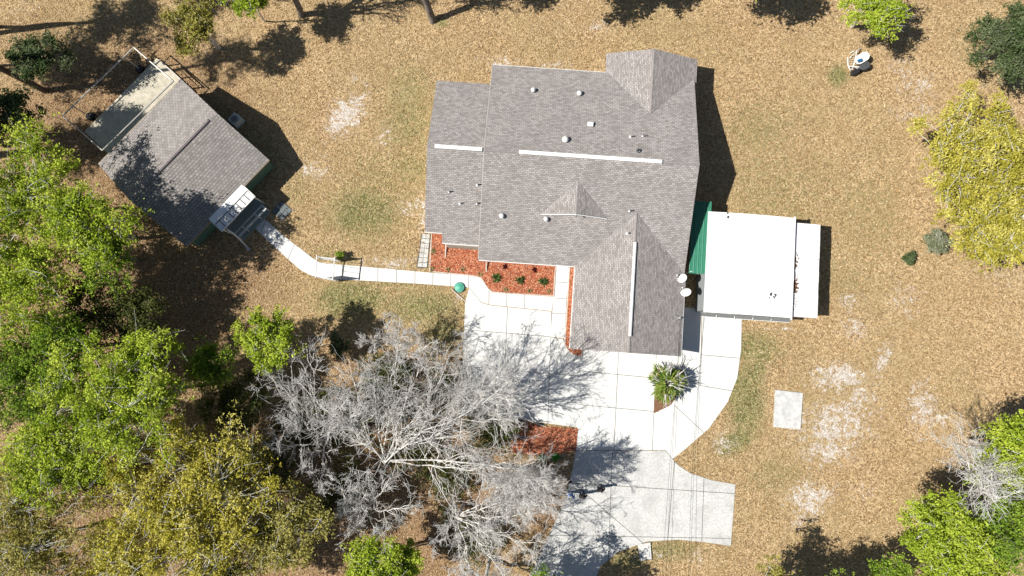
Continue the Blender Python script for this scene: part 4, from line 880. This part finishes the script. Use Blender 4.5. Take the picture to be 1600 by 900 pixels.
# crowns on the left
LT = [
 ('oak_tree','bright green spring oak filling the wood edge level with the shed',45,310,8.5,5.0,2.8,'bright',15000,90),
 ('oak_tree','bright green oak leaning toward the shed roof corner',130,345,9.5,3.1,2.2,'bright',8500,50),
 ('oak_tree','mid green oak casting shade along the shed walk',165,400,7.0,2.7,1.6,'fresh',4200,42),
 ('oak_tree','bright green oak below the largest wood edge crown',30,440,8.0,4.0,2.3,'bright',10500,70),
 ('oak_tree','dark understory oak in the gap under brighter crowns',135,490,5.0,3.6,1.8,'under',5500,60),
 ('oak_tree','sparse green oak with grey twigs showing through at the wood edge',25,585,7.0,4.0,2.2,'fresh',7500,70),
 ('oak_tree','large round bright green oak with white branch showing, amid the wood',185,625,9.0,4.9,2.8,'bright',17000,95),
 ('oak_tree','bright green oak below the large round oak',100,715,8.0,3.5,2.2,'bright',9500,60),
 ('gold_oak_tree','large gold green oak spreading in front of the bare trees',285,785,8.0,6.6,3.0,'gold',21000,130),
 ('gold_oak_tree','gold green oak with grey twigs at the corner of the wood',60,850,7.5,5.2,2.4,'olive',11500,90),
 ('gold_oak_tree','dull olive oak thin of leaf between green and gold crowns',30,765,6.0,3.6,1.8,'olive',5000,60),
 ('oak_tree','green oak filling the gap between large round oak and the bright wood edge crown',95,545,7.0,3.2,1.8,'fresh',6500,56),
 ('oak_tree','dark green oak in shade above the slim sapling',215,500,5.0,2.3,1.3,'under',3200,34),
 ('gold_oak_tree','gold green oak below the large gold oak near the road',190,880,7.0,3.8,2.0,'gold',8500,60),
 ('gold_oak_tree','olive gold oak between the large gold oak and the saplings',360,730,6.5,3.0,1.8,'olive',5500,50),
 ('gold_oak_tree','gold oak near the road beside vivid lime young tree',350,890,6.5,3.2,1.8,'olive',5500,50),
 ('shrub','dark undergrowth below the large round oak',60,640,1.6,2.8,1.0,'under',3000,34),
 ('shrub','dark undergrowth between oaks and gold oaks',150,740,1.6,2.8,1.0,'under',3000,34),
 ('sapling','slim bright green sapling beside the bare thicket',325,570,5.5,1.9,1.6,'fresh',4200,34),
 ('sapling','bright yellow green young tree at the lawn corner of the thicket',420,533,6.0,2.2,1.7,'bright',5500,38),
 ('sapling','dark olive young tree between sapling and bare twigs',370,640,4.0,2.6,1.6,'under',3800,40),
 ('gold_oak_tree','olive gold oak tucked against the drooping bare tree',440,830,6.5,3.2,2.0,'olive',7000,56),
 ('sapling','vivid lime green young tree among bare trees near the road',585,885,6.0,2.5,1.7,'bright',6500,44),
 ('sapling','small lime green tree top poking through pale twigs near the road',640,875,5.2,1.4,1.3,'bright',2400,22),
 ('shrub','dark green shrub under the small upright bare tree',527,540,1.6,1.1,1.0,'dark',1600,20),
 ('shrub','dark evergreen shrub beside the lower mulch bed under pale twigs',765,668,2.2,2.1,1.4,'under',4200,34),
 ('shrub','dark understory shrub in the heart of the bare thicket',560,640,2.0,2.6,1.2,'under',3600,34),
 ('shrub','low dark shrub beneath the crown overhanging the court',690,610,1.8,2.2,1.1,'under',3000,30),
 ('shrub','dark undergrowth shrub added as shade backdrop under the fork of the largest bare tree',640,690,1.6,2.6,1.0,'under',3600,40),  # undergrowth shrubs with dark leaves, added to deepen the shade under pale twigs
 ('shrub','dark undergrowth shrub added as shade backdrop under the drooping bare tree beside gold oaks',480,660,1.6,2.8,1.0,'under',3600,40),
 ('shrub','dark undergrowth shrub added as shade backdrop below the round bare tree',540,770,1.6,2.6,1.0,'under',3400,38),
 ('shrub','dark undergrowth shrub added as shade backdrop under the long white limbs',700,745,1.5,2.4,1.0,'under',3000,36),
 ('shrub','dark undergrowth shrub added as shade backdrop near the road under bare twigs',740,840,1.5,2.6,1.0,'under',3000,36),
 ('shrub','dark undergrowth shrub added as shade backdrop at the lawn side of the thicket',600,590,1.5,2.2,1.0,'under',3000,34),
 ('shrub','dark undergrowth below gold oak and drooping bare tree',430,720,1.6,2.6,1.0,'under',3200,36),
 ('oak_tree','yellow green oak at the back edge beside the leaf strewn yard',305,38,6.0,2.1,1.6,'olive',4800,36),
 ('oak_tree','green oak cut by the back edge above the yard, next to yellow green oak',385,-8,6.0,1.9,1.5,'bright',3200,28),

 ('oak_tree','shade casting oak deep in the wood past the cedar under the pines',-267,20,12,3.0,1.8,'fresh',3600,40),
 ('oak_tree','shade casting oak behind the pines at the wood corner',-190,-75,13,3.0,1.8,'fresh',3600,40),
 ('oak_tree','shade casting oak deep in the wood level with the back deck',-290,190,12,2.6,1.8,'fresh',2600,34),
 ('oak_tree','shade casting oak beyond the back corner of the yard',-40,-130,13,3.0,1.8,'fresh',3200,40),
 ('oak_tree','shade casting oak beyond the back edge near the yellow green oak',120,-150,12,2.6,1.8,'fresh',3200,36),
 ('cedar_tree','dark green cedar under the pines by the awning frame',60,92,5.0,2.3,1.7,'dark',5000,40),
 ('cedar_tree','dark green cedar at the wood edge below the pines',18,185,6.0,2.3,1.8,'dark',4600,40),
 ('oak_tree','lime green oak crown at the back edge near the yard equipment',1368,8,5.5,2.3,1.5,'bright',5200,38),
 ('cedar_tree','dark grey green cedar at the yard corner above the golden oak',1585,65,5.0,3.1,2.2,'dark',11000,70),
 ('golden_oak_tree','big golden green oak with white branches at the yard edge',1522,248,5.5,4.9,2.2,'gold',19000,110),
 ('golden_oak_tree','golden green oak below the big golden oak',1570,345,5.0,3.7,1.9,'gold',12500,80),
 ('shrub','silvery grey green shrub at the foot of the golden oak',1462,378,1.3,1.25,.9,'silver',2800,26),
 ('shrub','small blue grey clump at the tip of the silvery shrub',1421,402,.6,.62,.4,'dark',900,12),
 ('oak_tree','vivid green round oak beside the dark shade near the road',1478,825,7.0,3.1,2.1,'bright',11500,66),
 ('oak_tree','vivid green oak behind the white dead tree',1580,705,7.0,3.0,2.0,'bright',9500,60),
 ('oak_tree','green oak with pale twigs mixed in below the white dead tree',1570,825,6.0,3.0,1.9,'fresh',6500,56),
 ('oak_tree','green oak crown at the road corner below the vivid oak',1500,905,6.0,2.8,1.8,'bright',6500,46),
 ('oak_tree','low dark green oak by the road in the shade',1395,905,4.5,1.8,1.2,'fresh',3000,26),
 ('oak_tree','grey green oak standing by the road below the weathered drive',1205,945,6.5,2.7,1.9,'olive',6000,46),
 ('oak_tree','green oak standing by the road below the yard sand patches',1300,955,6.0,2.8,1.8,'fresh',6000,46),
 ('oak_tree','green oak standing by the road beside the drive mouth',850,985,7.0,3.2,2.2,'fresh',7000,52),
 ('oak_tree','green oak beyond the road edge below the bare trees',790,985,7.0,2.8,2.0,'fresh',6000,46),
]
for nm, lab, px, py, z, r, rz, pal, nl, nc in LT:
    leafy(nm, lab, px, py, z, r, rz, pal, int(nl * 1.9), nc, .115 if nm != 'shrub' else .09, (420 if pal == 'gold' else 280) if nl > 5000 else 120, bark=M_PALEBARK if pal in ('gold', 'bright', 'olive', 'silver') else M_BARK, trunk=.17 if r > 2 else .07, cat='shrub' if nm == 'shrub' else 'tree', flat=.5)
# planter tree in the drive
b = MB(); b.prism(W([(1027,576),(1021,646),(1048,633),(1070,600),(1068,578)]), -.1, .045); o = b.build('planter_soil', M_SOIL); tag(o, 'brown triangular planting bed set into the bright drive', kind='structure')
pt = leafy('planter_shrub', 'green shrub tree with bare white branch tips in the drive planter', 1044, 597, 1.3, 1.25, .6, 'under', 1500, 24, .10, 60, bark=M_PALEBARK, trunk=.10, cat='shrub', base=(1050,592))
cf = np.array(P(1043, 599, 1.6)); nfr = 900; fa = RNG.uniform(0, 6.283, nfr); lobe = 1 + .22 * np.sin(fa * 3 + 1) + .14 * np.sin(fa * 7); f0 = RNG.uniform(.1, .95, nfr) ** .7 * 1.25 * lobe; fl = RNG.uniform(.25, .55, nfr); dirv = np.stack([np.cos(fa + RNG.normal(0, .25, nfr)), np.sin(fa + RNG.normal(0, .25, nfr)), RNG.uniform(-.5, .35, nfr)], -1); perp = np.stack([-np.sin(fa), np.cos(fa), RNG.normal(0, .4, nfr)], -1) * RNG.uniform(.03, .06, (nfr, 1))
st = cf + np.stack([np.cos(fa) * f0, np.sin(fa) * f0, .45 - .42 * f0 ** 1.6 + RNG.normal(0, .12, nfr)], -1); st[:, 2] = np.maximum(st[:, 2], .25); en = st + dirv * fl[:, None]; en[:, 2] = np.maximum(en[:, 2], .12); mi_ = (st + en) / 2 + np.array([0, 0, .04])
FV = np.stack([st, mi_ - perp, en, mi_ + perp], 1).reshape(-1, 3) - np.array(pt.location); fc = np.array([(.13, .21, .03), (.21, .30, .05), (.33, .36, .09), (.07, .13, .02)])[RNG.integers(0, 4, nfr)] * RNG.uniform(.8, 1.2, (nfr, 1))
link_mesh('fronds', np_mesh('fronds', FV, 4, np.repeat(np.concatenate([fc, np.ones((nfr, 1))], 1), 4, 0)), M_LEAF, pt)['kind'] = 'stuff'
tw = Seg(); offp = np.array(pt.location); cb = np.array(P(1043, 600, 1.9))
for k in range(26):
    a = RNG.uniform(0, 6.28); L = RNG.uniform(.9, 2.2); e = cb + np.array([math.cos(a) * L, math.sin(a) * L, RNG.uniform(-.2, .9)]); p = curve_pts(cb - np.array([0, 0, .5]), e, 5, .12); tw.path(p, .045, .014)
    for _ in range(3): q = p[RNG.integers(2, 6)]; tw.path(curve_pts(q, q + RNG.normal(0, .35, 3) + (e - cb) * .15, 3, .2), .016, .008)
link_mesh('bare_branches', tw.mesh('bare_branches', 5, offp), M_PALEBARK, pt)['kind'] = 'stuff'
leafy('potted_bush', 'small round green bush beside the white arbor', 531, 399, .5, .42, .4, 'fresh', 900, 14, .07, 20, trunk=.03, cat='shrub')

# ------------------------------------------------------------------ people on the lower drive
def human(px, py, face, label, shirt, pants, skin, hair, arms='down', h=1.72):
    c = P(px, py, h * .9); base_ = Vector((c.x, c.y, .012)); t = thing('person', base_, label, 'person')
    s = h / 1.75; bm = bmesh.new(); lay = bm.verts.layers.skin.verify()
    V = {}
    def v(n, p, r, par=None):
        x = bm.verts.new(Vector(p) * s); x[lay].radius = (r[0] * s, r[1] * s) if isinstance(r, tuple) else (r * s, r * s); V[n] = x
        if par: bm.edges.new((V[par], x))
    v('pel', (0, 0, .95), (.19, .14)); V['pel'][lay].use_root = True
    v('waist', (0, 0, 1.12), (.18, .135), 'pel'); v('chest', (0, 0, 1.32), (.21, .15), 'waist'); v('neckb', (0, 0, 1.46), (.10, .09), 'chest'); v('neck', (0, .01, 1.53), .055, 'neckb'); v('hd', (0, .02, 1.62), (.10, .115), 'neck'); v('ht', (0, .015, 1.71), (.085, .10), 'hd')
    for sd_ in (-1, 1):
        k = 'l' if sd_ < 0 else 'r'
        v('hip' + k, (.11 * sd_, 0, .88), .125, 'pel'); v('kn' + k, (.14 * sd_, .03 * sd_, .48), .085, 'hip' + k); v('an' + k, (.15 * sd_, .0 + .06 * sd_, .09), .055, 'kn' + k); v('toe' + k, (.17 * sd_, .18 + .06 * sd_, .04), (.045, .032), 'an' + k)
        v('sh' + k, (.22 * sd_, 0, 1.40), .088, 'chest')
        if arms == 'front': v('el' + k, (.37 * sd_, .05, 1.16), .062, 'sh' + k); v('wr' + k, (.10 * sd_, .28, 1.22), .042, 'el' + k); hd_ = Vector((-.02 * sd_, .08, .01)); hp = Vector((.10 * sd_, .28, 1.22))
        else: v('el' + k, (.32 * sd_, -.03, 1.12), .062, 'sh' + k); v('wr' + k, (.28 * sd_, .08, .88), .040, 'el' + k); hd_ = Vector((0, .03, -.08)); hp = Vector((.28 * sd_, .08, .88))
        v('pm' + k, hp + hd_, (.034, .02), 'wr' + k)
    me = bpy.data.meshes.new('body'); bm.to_mesh(me); bm.free(); tmp = bpy.data.objects.new('tmp_body', me); COL.objects.link(tmp)
    sk = tmp.modifiers.new('k', 'SKIN'); sk.use_smooth_shade = True; sb = tmp.modifiers.new('u', 'SUBSURF'); sb.levels = 2; sb.render_levels = 2
    dg = bpy.context.evaluated_depsgraph_get(); dg.update(); m2 = bpy.data.meshes.new_from_object(tmp.evaluated_get(dg)); bpy.data.objects.remove(tmp)
    # fingers joined into the same body mesh
    bm = bmesh.new(); bm.from_mesh(m2)
    def tubeb(p, q, r):
        d = (q - p); a = d.cross(Vector((.3, .2, 1))).normalized(); b2 = d.normalized().cross(a); r0 = [bm.verts.new(p + (a * math.cos(i * 1.2566) + b2 * math.sin(i * 1.2566)) * r) for i in range(5)]; r1 = [bm.verts.new(q + (a * math.cos(i * 1.2566) + b2 * math.sin(i * 1.2566)) * r * .8) for i in range(5)]
        for i in range(5): bm.faces.new((r0[i], r0[(i + 1) % 5], r1[(i + 1) % 5], r1[i]))
        bm.faces.new(r1)
    for sd_ in (-1, 1):
        pm = Vector((.08 * sd_, .36, 1.23)) if arms == 'front' else Vector((.28 * sd_, .11, .80)); d = Vector((-.25 * sd_, 1, .0)).normalized() if arms == 'front' else Vector((0, .25, -1)).normalized(); side = Vector((0, 0, 1)) if arms == 'front' else Vector((0, 1, 0))
        for i, L in enumerate((.07, .08, .075, .06)):
            o_ = pm + side * (i - 1.5) * .019; k1 = o_ + d * L * .55; k2 = k1 + (d + Vector((-.5 * sd_, 0, 0))).normalized() * L * .5; tubeb(o_ * s, k1 * s, .009 * s); tubeb(k1 * s, k2 * s, .008 * s)
        th = pm - d * .04 + side * .035; tubeb(th * s, (th + (d + side).normalized() * .06) * s, .010 * s)
    cutz = lambda z: z * s
    for f in bm.faces:
        f.smooth = True; z = f.calc_center_median(); ax = abs(z.x) / s
        hand = (arms == 'front' and z.y / s > .14 and z.z / s > 1.05 and z.z / s < 1.36) or (arms != 'front' and z.z / s < 1.0 and ax > .215 and z.z / s > .6)
        f.material_index = 2 if (z.z > cutz(1.49) or hand) else (0 if z.z > cutz(.98) else (1 if z.z > cutz(.10) else 3))
    bmesh.ops.rotate(bm, verts=bm.verts, cent=(0, 0, 0), matrix=Matrix.Rotation(face, 3, 'Z')); bm.to_mesh(m2); bm.free(); m2.materials.clear()
    link_mesh('body', m2, [shirt, pants, skin, M_BLACK], t)
    Rm = Matrix.Rotation(face, 3, 'Z')
    def cmesh(nm, f, m_):
        b = bmesh.new(); f(b); bmesh.ops.rotate(b, verts=b.verts, cent=(0, 0, 0), matrix=Rm); mm = bpy.data.meshes.new(nm); [setattr(q, 'smooth', True) for q in b.faces]; b.to_mesh(mm); b.free(); return link_mesh(nm, mm, m_, t)
    def hairf(b):
        bmesh.ops.create_uvsphere(b, u_segments=16, v_segments=10, radius=1)
        for q in list(b.verts):
            if q.co.z < -.15 and q.co.y > -.2: b.verts.remove(q)
        for q in b.verts: q.co = Vector((q.co.x * .108, q.co.y * .122 - .005, q.co.z * .115 + 1.675)) * s
    cmesh('hair', hairf, hair)
    def facef(b):
        for x in (-.032, .032): bmesh.ops.create_uvsphere(b, u_segments=8, v_segments=6, radius=.011 * s, matrix=Matrix.Translation(Vector((x, .105, 1.64)) * s))
    cmesh('eyes', facef, M_BLACK)
    def nosef(b): bmesh.ops.create_cone(b, segments=6, radius1=.017 * s, radius2=.006 * s, depth=.045 * s, matrix=Matrix.Translation(Vector((0, .118, 1.61)) * s))
    cmesh('nose', nosef, skin)
    return t
SK1 = mat('skin', (.50, .30, .22), .6)
human(940, 767, R(15), 'person in black top standing in sun on the drive holding a controller with both hands', mat('black_shirt', (.02, .018, .02), .8), mat('dark_trousers', (.03, .03, .035), .8), SK1, mat('dark_hair', (.03, .018, .012), .6), 'front')
qc = P(940, 767, 1.72 * .9); b = MB(); cc_ = Vector((qc.x, qc.y, 0)) + Matrix.Rotation(R(15), 3, 'Z') @ Vector((0, .40, 1.22)); b.box(cc_, (.24, .10, .05), R(15)); tag(b.build('remote_controller', M_DARK), 'dark remote controller held in both hands by the person in black', 'controller')
human(912, 777, R(12), 'person in dark clothes standing between the blue shirted and the sunlit person', mat('charcoal_shirt', (.03, .03, .032), .8), MATS['dark_trousers'], SK1, MATS['dark_hair'])
human(893, 776, R(-25), 'person in bright blue shirt standing in tree shade at the drive edge', mat('blue_shirt', (.05, .17, .48), .8), mat('grey_trousers', (.12, .12, .13), .8), SK1, mat('grey_hair', (.25, .23, .2), .6))
# ------------------------------------------------------------------ loose logs beside the lower bed
for k, (a, c, r, lab) in enumerate((((818,652,.9), (853,667,.35), .07, 'pale grey broken bough leaning over the lower mulch bed'), ((800,676,.8), (823,689,.25), .06, 'short pale forked bough resting on the lower mulch bed'))):
    p, q = np.array(P(*a)), np.array(P(*c)); q[2] = .06; s = Seg(); s.path(curve_pts(p - np.array([.8, -.2, -.1]), q, 6, .08), r, r * .6); s.path(curve_pts((p + q) / 2, q + np.array([.3, .35, .1]), 3, .1), r * .5, .02); bo = np.array([p[0], p[1], 0])
    o = link_mesh('fallen_bough', s.mesh('fallen_bough', 7, bo), M_PALEBARK); o.location = bo; tag(o, lab, 'branch')

# ------------------------------------------------------------------ leaf litter and turf as loose geometry
def outside(X, Y):
    k = np.ones(len(X), bool)
    for p in PAVED: k &= ~inside(p, X, Y)
    return k
n = 380000; X = RNG.uniform(-46, 46, n); Y = RNG.uniform(-19.5, 31, n)
sandv, grassv = blob_field(X, Y, SAND), blob_field(X, Y, GRASS); nz = np.sin(X * 1.7 + np.sin(Y * 1.1) * 2) * np.cos(Y * 1.5 + np.sin(X * .9) * 2)
k = outside(X, Y) & (RNG.random(n) > np.clip(sandv * 1.15 + grassv * .55 + nz * .18, 0, .97)); X, Y = X[k], Y[k]; n = len(X)
a = RNG.uniform(0, 6.28, n); L = RNG.uniform(.03, .075, n); c = np.stack([X, Y, RNG.uniform(.0, .045, n)], -1)
u = np.stack([np.cos(a), np.sin(a), RNG.normal(0, .4, n)], -1) * L[:, None]; v = np.stack([-np.sin(a), np.cos(a), RNG.normal(0, .6, n)], -1) * (L * RNG.uniform(.45, .75, n))[:, None]
V = np.stack([c - u * .8 - v * .6, c - u * .8 + v * .6, c + u * 1.2], 1).reshape(-1, 3)
pal = np.array([(.56, .41, .22), (.34, .21, .09), (.70, .53, .31), (.22, .125, .055), (.54, .35, .155), (.80, .66, .46)]); cc = pal[RNG.integers(0, 6, n)] * RNG.uniform(.8, 1.15, (n, 1))
tag(link_mesh('fallen_leaves', np_mesh('fallen_leaves', V, 3, np.repeat(np.concatenate([cc, np.ones((n, 1))], 1), 3, 0)), M_DRY), 'tan fallen leaves strewn over the yard and wood floor', 'fallen leaves', kind='stuff')
n = 260000; X = RNG.uniform(-46, 46, n); Y = RNG.uniform(-19.5, 31, n); g = blob_field(X, Y, GRASS); k = outside(X, Y) & (RNG.random(n) < np.clip(g * 1.1 - .12, 0, 1) ** 1.5); X, Y = X[k], Y[k]; n = len(X)
a = RNG.uniform(0, 6.28, n); hgt = RNG.uniform(.04, .12, n); c = np.stack([X, Y, np.full(n, -.03)], -1); u = np.stack([np.cos(a), np.sin(a), np.zeros(n)], -1) * .022; tip = c + np.stack([np.cos(a + 1) * hgt * .9, np.sin(a + 1) * hgt * .9, hgt], -1)
V = np.stack([c - u, c + u, tip], 1).reshape(-1, 3); pal = np.array([(.10, .15, .03), (.17, .20, .05), (.24, .23, .08), (.07, .12, .02)]); cc = pal[RNG.integers(0, 4, n)] * RNG.uniform(.8, 1.2, (n, 1))
tag(link_mesh('turf_grass', np_mesh('turf_grass', V, 3, np.repeat(np.concatenate([cc, np.ones((n, 1))], 1), 3, 0)), M_DRY), 'thin green turf growing in patches through the leaf litter', 'grass', kind='stuff')
